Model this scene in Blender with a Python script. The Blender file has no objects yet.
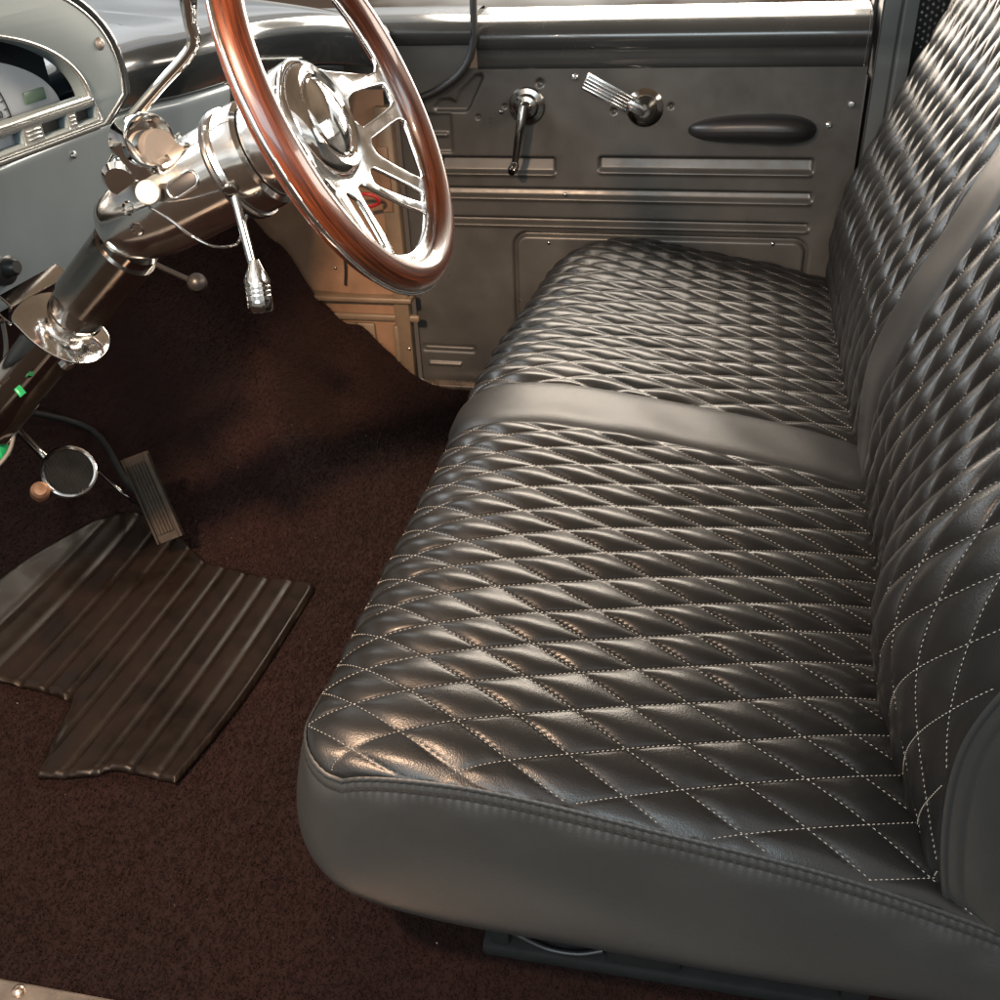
import bpy, bmesh, math, random
import numpy as np
from mathutils import Vector, Matrix

random.seed(4)
rng = np.random.default_rng(7)
S = bpy.context.scene
COL = S.collection
PI = math.pi

# ------------------------------------------------------------------ camera
# X = across the cab towards the passenger door, Y = forwards, Z up, seat top at z = 0
F = 1000.0
CAM = np.array([-.6, -.35, .68])
def cam_axes(pitch, yaw, roll):
    p, y, r = [math.radians(a) for a in (pitch, yaw, roll)]
    fw = np.array([math.cos(p)*math.cos(y), math.cos(p)*math.sin(y), -math.sin(p)])
    ri = np.cross(fw, [0, 0, 1.]); ri /= np.linalg.norm(ri)
    up = np.cross(ri, fw)
    return fw, math.cos(r)*ri-math.sin(r)*up, math.sin(r)*ri+math.cos(r)*up
FWD, RGT, UPV = cam_axes(33, 13, 2.8)
cd = bpy.data.cameras.new('camera'); cam = bpy.data.objects.new('camera', cd); COL.objects.link(cam)
M = Matrix([list(RGT), list(UPV), list(-FWD)]).transposed().to_4x4()
M.translation = Vector(CAM)
cam.matrix_world = M
cd.sensor_width = 36; cd.lens = 36; cd.clip_start = .02; cd.clip_end = 200
S.camera = cam
def ray(u, v): return FWD+RGT*(u-500)/F-UPV*(v-500)/F
def at_x(u, v, X): r = ray(u, v); return CAM+(X-CAM[0])/r[0]*r
def at_y(u, v, Y): r = ray(u, v); return CAM+(Y-CAM[1])/r[1]*r
def at_z(u, v, Z): r = ray(u, v); return CAM+(Z-CAM[2])/r[2]*r

# ------------------------------------------------------------------ materials
def nodes(name):
    m = bpy.data.materials.new(name); m.use_nodes = True
    nt = m.node_tree; b = nt.nodes['Principled BSDF']
    return m, nt, b
def N(nt, t, **k):
    n = nt.nodes.new(t)
    for a, v in k.items():
        if a.startswith('i_'): n.inputs[a[2:].replace('_', ' ')].default_value = v
        else: setattr(n, a, v)
    return n
def rgba(c): return (c[0], c[1], c[2], 1)
def mat(name, col, rough=.5, metal=0., spec=.5, coat=0., coat_r=.05, var=.0, vscale=8., bump=0., bscale=300., rvar=0., col2=None, aniso=None):
    m, nt, b = nodes(name)
    b.inputs['Base Color'].default_value = rgba(col)
    b.inputs['Roughness'].default_value = rough
    b.inputs['Metallic'].default_value = metal
    b.inputs['Specular IOR Level'].default_value = spec
    b.inputs['Coat Weight'].default_value = coat
    b.inputs['Coat Roughness'].default_value = coat_r
    tc = N(nt, 'ShaderNodeTexCoord')
    if var or col2:
        no = N(nt, 'ShaderNodeTexNoise', i_Scale=vscale, i_Detail=6., i_Roughness=.6)
        nt.links.new(tc.outputs['Object'], no.inputs['Vector'])
        mx = N(nt, 'ShaderNodeMix', data_type='RGBA')
        c2 = col2 if col2 else tuple(min(1, c*(1+var)) for c in col)
        c1 = col if col2 else tuple(c*(1-var) for c in col)
        mx.inputs['A'].default_value = rgba(c1); mx.inputs['B'].default_value = rgba(c2)
        rp = N(nt, 'ShaderNodeMapRange'); rp.inputs['From Min'].default_value = .32; rp.inputs['From Max'].default_value = .68
        nt.links.new(no.outputs['Fac'], rp.inputs['Value'])
        nt.links.new(rp.outputs['Result'], mx.inputs['Factor'])
        nt.links.new(mx.outputs['Result'], b.inputs['Base Color'])
    if rvar:
        n2 = N(nt, 'ShaderNodeTexNoise', i_Scale=vscale*2.3, i_Detail=8., i_Roughness=.7)
        nt.links.new(tc.outputs['Object'], n2.inputs['Vector'])
        r2 = N(nt, 'ShaderNodeMapRange')
        r2.inputs['From Min'].default_value = .3; r2.inputs['From Max'].default_value = .7
        r2.inputs['To Min'].default_value = max(.02, rough-rvar); r2.inputs['To Max'].default_value = min(1, rough+rvar)
        nt.links.new(n2.outputs['Fac'], r2.inputs['Value']); nt.links.new(r2.outputs['Result'], b.inputs['Roughness'])
    if bump:
        n3 = N(nt, 'ShaderNodeTexNoise', i_Scale=bscale, i_Detail=3.)
        nt.links.new(tc.outputs['Object'], n3.inputs['Vector'])
        bp = N(nt, 'ShaderNodeBump', i_Strength=bump, i_Distance=.002)
        nt.links.new(n3.outputs['Fac'], bp.inputs['Height']); nt.links.new(bp.outputs['Normal'], b.inputs['Normal'])
    return m

def leather(name, col, rough):
    m, nt, b = nodes(name)
    tc = N(nt, 'ShaderNodeTexCoord')
    no = N(nt, 'ShaderNodeTexNoise', i_Scale=7., i_Detail=5.)
    nt.links.new(tc.outputs['Object'], no.inputs['Vector'])
    mx = N(nt, 'ShaderNodeMix', data_type='RGBA')
    mx.inputs['A'].default_value = rgba([c*.8 for c in col]); mx.inputs['B'].default_value = rgba([c*1.25 for c in col])
    nt.links.new(no.outputs['Fac'], mx.inputs['Factor']); nt.links.new(mx.outputs['Result'], b.inputs['Base Color'])
    vo = N(nt, 'ShaderNodeTexVoronoi', i_Scale=760., feature='SMOOTH_F1')
    nt.links.new(tc.outputs['Object'], vo.inputs['Vector'])
    n2 = N(nt, 'ShaderNodeTexNoise', i_Scale=130., i_Detail=4.)
    nt.links.new(tc.outputs['Object'], n2.inputs['Vector'])
    ad = N(nt, 'ShaderNodeMath', operation='ADD'); nt.links.new(vo.outputs['Distance'], ad.inputs[0]); nt.links.new(n2.outputs['Fac'], ad.inputs[1])
    bp = N(nt, 'ShaderNodeBump', i_Strength=.16, i_Distance=.0010)
    nt.links.new(ad.outputs['Value'], bp.inputs['Height']); nt.links.new(bp.outputs['Normal'], b.inputs['Normal'])
    b.inputs['Roughness'].default_value = rough; b.inputs['Specular IOR Level'].default_value = .5
    return m

MAT = {}
MAT['leather'] = leather('black_vinyl', (.0095, .0095, .0092), .335)
MAT['leather_plain'] = leather('black_vinyl_plain', (.026, .0275, .027), .44)
MAT['leather_band'] = leather('black_vinyl_band', (.012, .0122, .012), .45)
MAT['thread'] = mat('white_thread', (.42, .40, .36), .8)
MAT['thread_dark'] = mat('black_thread', (.012, .012, .012), .7)
MAT['door'] = mat('charcoal_satin_paint', (.074, .072, .067), .37, metal=.35, var=.20, vscale=7, rvar=.11, bump=.02, bscale=500)
MAT['door_gloss'] = mat('charcoal_gloss_paint', (.045, .046, .045), .24, metal=.4, coat=.6, var=.06, rvar=.05)
MAT['dash'] = mat('blue_grey_metallic_paint', (.225, .272, .30), .38, metal=.3, coat=.5, coat_r=.12, var=.08, vscale=6, bump=.015, bscale=900)
MAT['dash_dark'] = mat('dark_grey_gloss_paint', (.028, .034, .038), .22, metal=.3, coat=1., coat_r=.06, var=.1)
MAT['bezel'] = mat('satin_grey_bezel', (.115, .155, .172), .5, metal=.15, var=.04, bump=.01, bscale=900)
MAT['silver'] = mat('bright_silver_trim', (.55, .58, .58), .25, metal=.9)
MAT['gauge'] = mat('silver_gauge_face', (.22, .265, .31), .5, metal=.1)
MAT['black'] = mat('black_plastic', (.012, .012, .013), .4)
MAT['lcd'] = mat('green_lcd', (.045, .085, .07), .3)
MAT['chrome'] = mat('chrome', (.86, .85, .82), .07, metal=1., rvar=.025, vscale=14)
MAT['alu'] = mat('polished_aluminium', (.80, .81, .81), .16, metal=1., rvar=.06, vscale=25)
MAT['alu_soft'] = mat('soft_chrome', (.80, .79, .76), .13, metal=1., rvar=.05, vscale=18)
MAT['knob'] = mat('satin_knob', (.36, .34, .31), .6, metal=.3)
MAT['satin'] = mat('satin_aluminium', (.30, .28, .26), .45, metal=.8)
MAT['black_chrome'] = mat('dark_polished_steel', (.33, .31, .295), .10, metal=1., rvar=.04, vscale=12)
MAT['gunmetal'] = mat('gunmetal_chrome', (.30, .29, .27), .16, metal=1., rvar=.05, vscale=20)
MAT['rubber'] = mat('black_rubber', (.012, .012, .012), .5)
MAT['pedal_rubber'] = mat('worn_grey_rubber', (.036, .028, .021), .75, spec=.25, var=.3, vscale=40)
MAT['tan'] = mat('tan_warm_lit_paint', (.19, .11, .065), .5, var=.28, vscale=9, rvar=.1)  # grey-beige metal, with the orange light on it put into the colour
MAT['tan_dark'] = mat('brown_grey_paint', (.16, .115, .075), .42, metal=.2, var=.25, vscale=10)
MAT['steel'] = mat('worn_bare_steel', (.42, .33, .26), .3, metal=.9, var=.35, vscale=22, rvar=.12)
MAT['copper'] = mat('copper', (.50, .25, .14), .5, metal=.8, var=.3, vscale=60)
MAT['red'] = mat('red_plastic', (.35, .02, .025), .35)
MAT['green'] = mat('green_plastic', (.015, .25, .09), .35)
MAT['wire'] = mat('grey_wire', (.12, .11, .10), .5)
MAT['black_paint'] = mat('black_frame_paint', (.012, .012, .012), .65, spec=.25, var=.2, vscale=30)
MAT['unseen_headliner'] = mat('tan_unseen_headliner', (.33, .27, .21), .8, var=.1)  # unseen roof lining, tan tone put in for warm reflections
MAT['trim_grey'] = mat('grey_trim_vinyl', (.075, .083, .083), .5, var=.06)

def wood():
    m, nt, b = nodes('red_brown_wood')
    uv = N(nt, 'ShaderNodeUVMap')
    mp = N(nt, 'ShaderNodeMapping'); mp.inputs['Scale'].default_value = (11, 46, 1)
    nt.links.new(uv.outputs['UV'], mp.inputs['Vector'])
    no = N(nt, 'ShaderNodeTexNoise', i_Scale=1., i_Detail=9., i_Roughness=.68, i_Distortion=1.3)
    nt.links.new(mp.outputs['Vector'], no.inputs['Vector'])
    cr = N(nt, 'ShaderNodeValToRGB')
    e = cr.color_ramp.elements
    e[0].position = .36; e[0].color = (.014, .003, .0014, 1)
    e[1].position = .66; e[1].color = (.155, .039, .011, 1)
    k = e.new(.5); k.color = (.062, .014, .0045, 1)
    nt.links.new(no.outputs['Fac'], cr.inputs['Fac']); nt.links.new(cr.outputs['Color'], b.inputs['Base Color'])
    b.inputs['Roughness'].default_value = .35; b.inputs['Coat Weight'].default_value = .6; b.inputs['Coat Roughness'].default_value = .05
    return m
MAT['wood'] = wood()

def carpet_mat():
    m, nt, b = nodes('dark_maroon_carpet')
    tc = N(nt, 'ShaderNodeTexCoord')
    no = N(nt, 'ShaderNodeTexNoise', i_Scale=700., i_Detail=2.)
    nt.links.new(tc.outputs['Object'], no.inputs['Vector'])
    n2 = N(nt, 'ShaderNodeTexNoise', i_Scale=6., i_Detail=5.)
    nt.links.new(tc.outputs['Object'], n2.inputs['Vector'])
    cr = N(nt, 'ShaderNodeValToRGB'); e = cr.color_ramp.elements
    e[0].position = .36; e[0].color = (.0040, .0013, .0010, 1); e[1].position = .68; e[1].color = (.0175, .0036, .0019, 1)
    nt.links.new(no.outputs['Fac'], cr.inputs['Fac'])
    mx = N(nt, 'ShaderNodeMix', data_type='RGBA', blend_type='MULTIPLY'); mx.inputs['Factor'].default_value = 1
    r = N(nt, 'ShaderNodeMapRange'); r.inputs['From Min'].default_value = .3; r.inputs['From Max'].default_value = .7
    r.inputs['To Min'].default_value = .75; r.inputs['To Max'].default_value = 1.25
    nt.links.new(n2.outputs['Fac'], r.inputs['Value'])
    nt.links.new(cr.outputs['Color'], mx.inputs['A']); nt.links.new(r.outputs['Result'], mx.inputs['B'])
    nt.links.new(mx.outputs['Result'], b.inputs['Base Color'])
    b.inputs['Roughness'].default_value = .9; b.inputs['Specular IOR Level'].default_value = .25
    b.inputs['Sheen Weight'].default_value = .03; b.inputs['Sheen Tint'].default_value = (.9, .5, .4, 1)
    return m
MAT['carpet'] = carpet_mat()

def mat_mat():
    m, nt, b = nodes('smoky_vinyl_mat')
    tc = N(nt, 'ShaderNodeTexCoord')
    no = N(nt, 'ShaderNodeTexNoise', i_Scale=14., i_Detail=9., i_Roughness=.75)
    nt.links.new(tc.outputs['Object'], no.inputs['Vector'])
    cr = N(nt, 'ShaderNodeValToRGB'); e = cr.color_ramp.elements
    e[0].position = .35; e[0].color = (.0045, .0026, .0016, 1); e[1].position = .78; e[1].color = (.016, .009, .0052, 1)
    nt.links.new(no.outputs['Fac'], cr.inputs['Fac']); nt.links.new(cr.outputs['Color'], b.inputs['Base Color'])
    r = N(nt, 'ShaderNodeMapRange'); r.inputs['From Min'].default_value = .35; r.inputs['From Max'].default_value = .7
    r.inputs['To Min'].default_value = .30; r.inputs['To Max'].default_value = .52
    b.inputs['Specular IOR Level'].default_value = .22
    nt.links.new(no.outputs['Fac'], r.inputs['Value']); nt.links.new(r.outputs['Result'], b.inputs['Roughness'])
    return m
MAT['mat'] = mat_mat()

# ------------------------------------------------------------------ mesh helpers
def link(name, me, mats, parent=None, smooth=True):
    o = bpy.data.objects.new(name, me); COL.objects.link(o)
    for m in (mats if isinstance(mats, (list, tuple)) else [mats]): me.materials.append(MAT[m])
    if smooth: me.polygons.foreach_set('use_smooth', [True]*len(me.polygons))
    if parent is not None:
        o.parent = parent
        o.matrix_parent_inverse = parent.matrix_world.inverted() if parent.type != 'EMPTY' else Matrix.Translation(-parent.location)
    return o
def mesh(name, V, Fc, mats, parent=None, smooth=True, midx=None):
    me = bpy.data.meshes.new(name)
    me.from_pydata([tuple(map(float, v)) for v in V], [], [tuple(map(int, f)) for f in Fc])
    o = link(name, me, mats, parent, smooth)
    if midx is not None: me.polygons.foreach_set('material_index', np.asarray(midx, dtype=np.int32))
    me.update()
    return o
def sharp(o, deg=35):
    me = o.data
    try: me.set_sharp_from_angle(angle=math.radians(deg))
    except Exception: pass
    return o
def from_bm(name, bm, mats, parent=None, smooth=True, deg=35):
    bmesh.ops.recalc_face_normals(bm, faces=bm.faces)
    me = bpy.data.meshes.new(name); bm.to_mesh(me); bm.free()
    return sharp(link(name, me, mats, parent, smooth), deg)
def empty(name, loc):
    o = bpy.data.objects.new(name, None); COL.objects.link(o); o.location = Vector(loc); o.empty_display_size = .05
    return o
def tag(o, label, cat, group=None, kind=None):
    o['label'] = label; o['category'] = cat
    if group: o['group'] = group
    if kind: o['kind'] = kind
    return o
def frame(axis, hint=(0, 0, 1)):
    a = np.array(axis, float); a /= np.linalg.norm(a)
    h = np.array(hint, float)
    if abs(a@h) > .95: h = np.array([1., 0, 0])
    e1 = np.cross(h, a); e1 /= np.linalg.norm(e1); e2 = np.cross(a, e1)
    return e1, e2, a
def lathe(name, prof, origin, axis, mats, parent=None, n=40, sx=1., hint=(0, 0, 1), deg=35):
    e1, e2, a = frame(axis, hint); o = np.array(origin, float)
    V = []; Fc = []; k = len(prof)
    for i in range(n):
        t = 2*PI*i/n
        d = e1*math.cos(t)*sx+e2*math.sin(t)
        for r, h in prof: V.append(o+d*r+a*h)
    for i in range(n):
        j = (i+1) % n
        for q in range(k-1): Fc.append((i*k+q, j*k+q, j*k+q+1, i*k+q+1))
    bm = bmesh.new(); me = bpy.data.meshes.new('t'); me.from_pydata([tuple(v) for v in V], [], Fc); bm.from_mesh(me)
    bmesh.ops.remove_doubles(bm, verts=bm.verts, dist=1e-6)
    return from_bm(name, bm, mats, parent, True, deg)
def smooth_path(P, sub=6, closed=False):
    P = [np.array(p, float) for p in P]; out = []; n = len(P)
    rngi = range(n if closed else n-1)
    for i in rngi:
        if closed: a, b, c, d = P[(i-1) % n], P[i], P[(i+1) % n], P[(i+2) % n]
        else: a, b, c, d = P[max(i-1, 0)], P[i], P[i+1], P[min(i+2, n-1)]
        for k in range(sub):
            t = k/sub
            out.append(.5*((2*b)+(-a+c)*t+(2*a-5*b+4*c-d)*t*t+(-a+3*b-3*c+d)*t**3))
    if not closed: out.append(P[-1])
    return out
def tube_data(P, R, n=14, caps=True, sx=1.):
    P = [np.array(p, float) for p in P]
    if not hasattr(R, '__len__'): R = [R]*len(P)
    V = []; Fc = []; e1 = None
    for i, p in enumerate(P):
        t = P[min(i+1, len(P)-1)]-P[max(i-1, 0)]; t /= np.linalg.norm(t)+1e-12
        if e1 is None: e1, e2, _ = frame(t)
        else:
            e1 = e1-t*(e1@t); e1 /= np.linalg.norm(e1); e2 = np.cross(t, e1)
        for k in range(n):
            a = 2*PI*k/n; V.append(p+(e1*math.cos(a)*sx+e2*math.sin(a))*R[i])
    for i in range(len(P)-1):
        for k in range(n):
            j = (k+1) % n; Fc.append((i*n+k, i*n+j, (i+1)*n+j, (i+1)*n+k))
    if caps:
        Fc.append(tuple(range(n))[::-1]); Fc.append(tuple((len(P)-1)*n+k for k in range(n)))
    return V, Fc
def tube(name, P, R, mats, parent=None, n=14, sub=0, sx=1.):
    if sub:
        if hasattr(R, '__len__'):
            R = list(np.interp(np.linspace(0, len(P)-1, (len(P)-1)*sub+1), range(len(P)), R))
        P = smooth_path(P, sub)
    V, Fc = tube_data(P, R, n, True, sx)
    return sharp(mesh(name, V, Fc, mats, parent), 50)
def box_bm(bm, c, size, axes=None, bevel=.003, seg=2):
    A = np.eye(3) if axes is None else np.array(axes)
    r = bmesh.ops.create_cube(bm, size=1)
    vs = r['verts']
    for v in vs:
        p = np.array(v.co)*np.array(size)
        v.co = Vector(np.array(c)+A[0]*p[0]+A[1]*p[1]+A[2]*p[2])
    if bevel:
        es = list({e for v in vs for e in v.link_edges})
        bmesh.ops.bevel(bm, geom=es, offset=bevel, segments=seg, profile=.5, affect='EDGES')
def box(name, c, size, mats, parent=None, axes=None, bevel=.003, seg=2):
    bm = bmesh.new(); box_bm(bm, c, size, axes, bevel, seg)
    return from_bm(name, bm, mats, parent)
def prism_bm(bm, poly, depth, bevel=.001, seg=2):
    """poly: list of 3-D points (planar), depth: 3-D vector"""
    vs = [bm.verts.new(Vector(p)) for p in poly]
    f = bm.faces.new(vs)
    r = bmesh.ops.extrude_face_region(bm, geom=[f])
    nv = [g for g in r['geom'] if isinstance(g, bmesh.types.BMVert)]
    bmesh.ops.translate(bm, verts=nv, vec=Vector(depth))
    if bevel:
        es = list({e for v in vs+nv for e in v.link_edges})
        bmesh.ops.bevel(bm, geom=es, offset=bevel, segments=seg, profile=.5, affect='EDGES')
def prism(name, poly, depth, mats, parent=None, bevel=.001, seg=2):
    bm = bmesh.new(); prism_bm(bm, poly, depth, bevel, seg)
    return from_bm(name, bm, mats, parent)
def grid_mesh(name, P, mats, parent=None, flip=False, deg=None):
    """P: array (n,m,3)"""
    n, m = P.shape[:2]
    idx = np.arange(n*m).reshape(n, m)
    q = np.stack([idx[:-1, :-1], idx[1:, :-1], idx[1:, 1:], idx[:-1, 1:]], -1).reshape(-1, 4)
    if flip: q = q[:, ::-1]
    o = mesh(name, P.reshape(-1, 3), q, mats, parent)
    if deg: sharp(o, deg)
    return o
def sstep(a, b, x):
    t = np.clip((x-a)/(b-a), 0, 1); return t*t*(3-2*t)
def screw(parent, p, axis, r=.006, m='gunmetal'):
    o = lathe('screw', [(0, r*.42), (r*.35, r*.40), (r*.42, r*.5), (r*.75, r*.38), (r, r*.1), (r*1.02, -.002)], p, axis, m, parent, 16)
    return o

# ------------------------------------------------------------------ floor carpet (structure)
FZ = -.34
def softplus(x, k): return k*np.logaddexp(0, x/k)
def carpet_z(x, y):
    x = np.asarray(x, float); y = np.asarray(y, float)
    y0 = .66-.40*sstep(.70, 1.34, x)
    z = FZ+.98*softplus(y-y0, .025)
    hump = .10*np.exp(-((x-.98)/.15)**2)*sstep(.0, .5, y)
    z = z+hump
    f = sstep(.72, .95, x+.35*(y-.5))
    z = z+.006*np.sin(9*x+4*y)*sstep(.2, .6, y)*f+f*(.030*np.sin(13*x-9*y+1)*sstep(.40, .7, y)+  .026*np.exp(-((y-.46-.45*(x-1.0))/.045)**2)-.028*np.exp(-((y-.36-.35*(x-1.0))/.05)**2))
    z = z+.030*np.exp(-((x-.80-.25*(y-.6))/.055)**2)*sstep(.5, .75, y)
    z = z+(.011*np.sin(y*36+1)+.006*np.sin(y*83))*sstep(1.24, 1.36, x)*sstep(.25, .42, y)
    return np.minimum(z, .35)
def on_floor(u, v, lift=0.):
    r = ray(u, v); t = .4
    for i in range(900):
        p = CAM+t*r
        if p[2] <= carpet_z(p[0], p[1])+lift: break
        t += .003
    return p
xs = np.arange(-.10, 1.366, .011); ys = np.arange(-.78, 1.02, .011)
X, Y = np.meshgrid(xs, ys, indexing='ij')
Zc = carpet_z(X, Y)
def build_carpet():
    n, m = X.shape
    idx = np.arange(n*m).reshape(n, m)
    q = np.stack([idx[:-1, :-1], idx[1:, :-1], idx[1:, 1:], idx[:-1, 1:]], -1).reshape(-1, 4)
    V = np.stack([X, Y, Zc], -1).reshape(-1, 3)
    # pile: little leaning tufts over everything in front of and beside the seat
    K = 270000
    tx = rng.uniform(-.10, 1.362, K); ty = rng.uniform(-.5, .98, K)
    keep = ~((tx > .12) & (ty < -.06)) 
    tx, ty = tx[keep], ty[keep]; K = len(tx)
    tz = carpet_z(tx, ty)
    base = np.stack([tx, ty, tz], -1)
    ang = rng.uniform(0, 2*PI, K); w = rng.uniform(.0006, .0012, K); h = rng.uniform(.004, .0075, K)
    d = np.stack([np.cos(ang), np.sin(ang), np.zeros(K)], -1)
    lean = rng.normal(0, .0028, (K, 3)); lean[:, 2] = 0
    lean[:, 0] -= .001
    e = 1e-3
    nx = -(carpet_z(tx+e, ty)-tz)/e; ny = -(carpet_z(tx, ty+e)-tz)/e
    nn = np.stack([nx, ny, np.ones(K)], -1); nn /= np.linalg.norm(nn, axis=1)[:, None]
    a = base-d*w[:, None]-nn*.0005; b = base+d*w[:, None]-nn*.0005; c = base+nn*h[:, None]+lean
    V2 = np.stack([a, b, c], 1).reshape(-1, 3)
    o0 = len(V)
    tri = (np.arange(K*3)+o0).reshape(-1, 3)
    o = mesh('carpet', np.vstack([V, V2]), [tuple(f) for f in q]+[tuple(f) for f in tri], 'carpet')
    o['kind'] = 'structure'
    tag(o, 'dark maroon pile carpet covering the cab floor and toe board', 'carpet')
    return o
build_carpet()
def lint():
    V = []; Fc = []
    for i in range(70):
        x, y = rng.uniform(-.08, 1.2), rng.uniform(-.12, .62)
        if x > .15 and y < 0: continue
        c = np.array([x, y, float(carpet_z(x, y))+.005]); r = rng.uniform(.0004, .0011)
        d = rng.normal(size=3); d /= np.linalg.norm(d); e = np.cross(d, [0, 0, 1.]); o = len(V)
        V += [c+d*r*1.8, c-d*r*1.8, c+e*r*.6, c+np.array([0, 0, r])]
        Fc += [(o, o+2, o+3), (o+1, o+3, o+2), (o, o+1, o+2), (o, o+3, o+1)]
    o = mesh('lint', V, Fc, 'thread', None, False); o['kind'] = 'stuff'
    tag(o, 'scattered pale lint and grit specks on the maroon carpet', 'lint')
lint()
# bare steel floor pan under the carpet
fp = box('floor', (.62, .1, FZ-.03), (1.62, 2.0, .04), 'black_paint', None, bevel=0); fp['kind'] = 'structure'
tag(fp, 'black steel floor pan under the carpet', 'floor')

# ------------------------------------------------------------------ bench seat
PX, PY = .048, .108          # quilt repeat
NS = 20                      # grid steps per repeat
def quilt(name, fn, s0, s1, t0, t1, parent, H=.0067, wob=1.0, sseed=0., sh=0.):  # noqa
    ds, dt = PX/NS, PY/NS
    nt_ = int(round((t1-t0)/dt)); ns = int(math.ceil((s1-s0+sh*(t1-t0))/ds))
    I, J = np.meshgrid(np.arange(ns+1), np.arange(nt_+1), indexing='ij')
    s = s0+I*ds-sh*J*dt; t = t0+J*dt
    side = np.where(s <= s0, -1, np.where(s >= s1, 1, 0)); s = np.clip(s, s0, s1)
    def warp(s, t):   # the needle wandered a little
        s_, t_ = s, t
        fade = np.clip(np.minimum(s-s0, s1-s)/.03, 0, 1)
        return (s+fade*wob*(.0020*np.sin(13*s+9*t+sseed)+.0012*np.sin(31*s-17*t+2+sseed)),
                t+wob*(.0030*np.sin(11*t-7*s+1+sseed)+.0015*np.sin(29*s+23*t+sseed)))
    sw, tw = warp(s, t)
    P = fn(sw, tw)
    def normal(s, t):
        e = 1e-3
        a = fn(s+e, t)-fn(s-e, t); b = fn(s, t+e)-fn(s, t-e)
        n = np.cross(a, b); n /= np.linalg.norm(n, axis=-1)[..., None]+1e-12
        return n
    Nn = normal(sw, tw)
    sg = 1. if np.mean(Nn[..., 2]+.5*Nn[..., 1]) > 0 else -1.
    Nn *= sg
    a = I/NS+J/NS; b = I/NS-J/NS
    ia = np.floor(a+1e-6); ib = np.floor(b+1e-6)
    cell = np.sin(ia*12.9898+ib*78.233+sseed)*43758.5453; cell = cell-np.floor(cell)
    pu = (np.abs(np.sin(PI*a)*np.sin(PI*b)))**.62
    lean = 1+.22*np.cos(PI*(a-ia))*1.0          # stuffing pushed a little to one side
    edge = np.minimum(np.minimum(s-s0, s1-s), np.minimum(J, nt_-J)*dt)
    nearfac = .42+.58*sstep(0, .20, sw-s0) if s0 < .1 else 1.
    h = H*nearfac*pu*lean*(.82+.36*cell)*np.clip(edge/.014, 0, 1)**.6
    # small creases running out of the seams
    h = h+.0006*np.sin(140*sw+60*tw+5*np.sin(30*tw))*np.clip(pu*2, 0, 1)*np.exp(-pu*2.2)
    V = (P+Nn*h[..., None]).reshape(-1, 3)
    n, m = ns+1, nt_+1
    idx = np.arange(n*m).reshape(n, m)
    A, B, C_, D = idx[:-1, :-1].ravel(), idx[1:, :-1].ravel(), idx[1:, 1:].ravel(), idx[:-1, 1:].ravel()
    i, j = I[:-1, :-1].ravel(), J[:-1, :-1].ravel()
    useA = ((i+j+1) % NS == 0)
    t1_ = np.where(useA[:, None], np.stack([A, B, D], -1), np.stack([A, B, C_], -1))
    t2_ = np.where(useA[:, None], np.stack([B, C_, D], -1), np.stack([A, C_, D], -1))
    tris = np.vstack([t1_, t2_])
    sf_ = side.ravel()[tris]; tris = tris[np.abs(sf_.sum(1)) < 3]
    if sg < 0: tris = tris[:, ::-1]
    # stitches lying in the valleys
    pts = []; dirs = []
    L = math.hypot(PX, PY); pitch = .0052
    ks = range(-40, 60)
    S1, T1 = s1-s0, t1-t0
    for fam in (1, -1):
        for k in ks:
            # s/PX + fam*t/PY = k
            tt = np.arange(.003, T1-.003, pitch*PY/L)
            ss = PX*(k-fam*tt/PY)-sh*tt
            ok = (ss > .004) & (ss < S1-.004)
            if ok.any():
                pts.append(np.stack([ss[ok]+s0, tt[ok]+t0], -1)); dv = np.array([-fam*PX/PY-sh, 1.]); dv /= np.linalg.norm(dv); dirs.append(np.tile(dv, (ok.sum(), 1)))
    pts = np.vstack(pts); dirs = np.vstack(dirs)
    hl = .00215
    p0 = pts-dirs*hl; p1 = pts+dirs*hl
    w0 = warp(p0[:, 0], p0[:, 1]); w1 = warp(p1[:, 0], p1[:, 1])
    Q0 = fn(*w0); Q1 = fn(*w1); nn = normal(*w0)*sg
    T = Q1-Q0; T /= np.linalg.norm(T, axis=1)[:, None]
    Sd = np.cross(nn, T); r = .00048
    Qm = (Q0+Q1)/2+nn*.0010
    Q0 = Q0+nn*.0002; Q1 = Q1+nn*.0002
    vv = np.stack([Q0, Qm+Sd*r, Qm+nn*r, Qm-Sd*r, Qm-nn*r*.8, Q1], 1)
    K = len(vv); base = len(V)+np.arange(K)*6
    ft = []
    for x, y in ((1, 2), (2, 3), (3, 4), (4, 1)):
        ft.append(np.stack([base, base+y, base+x], -1)); ft.append(np.stack([base+5, base+x, base+y], -1))
    ft = np.vstack(ft)
    allV = np.vstack([V, vv.reshape(-1, 3)]); allF = np.vstack([tris, ft])
    mi = np.r_[np.zeros(len(tris), int), np.ones(len(ft), int)]
    me = bpy.data.meshes.new(name)
    me.vertices.add(len(allV)); me.vertices.foreach_set('co', allV.astype(np.float32).ravel())
    me.loops.add(len(allF)*3); me.loops.foreach_set('vertex_index', allF.astype(np.int32).ravel())
    me.polygons.add(len(allF)); me.polygons.foreach_set('loop_start', np.arange(0, len(allF)*3, 3, dtype=np.int32))
    try: me.polygons.foreach_set('loop_total', np.full(len(allF), 3, dtype=np.int32))
    except Exception: pass
    me.update(calc_edges=True); me.validate()
    o = link(name, me, ['leather', 'thread'], parent)
    me.polygons.foreach_set('material_index', mi.astype(np.int32)); me.update()
    return o

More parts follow.
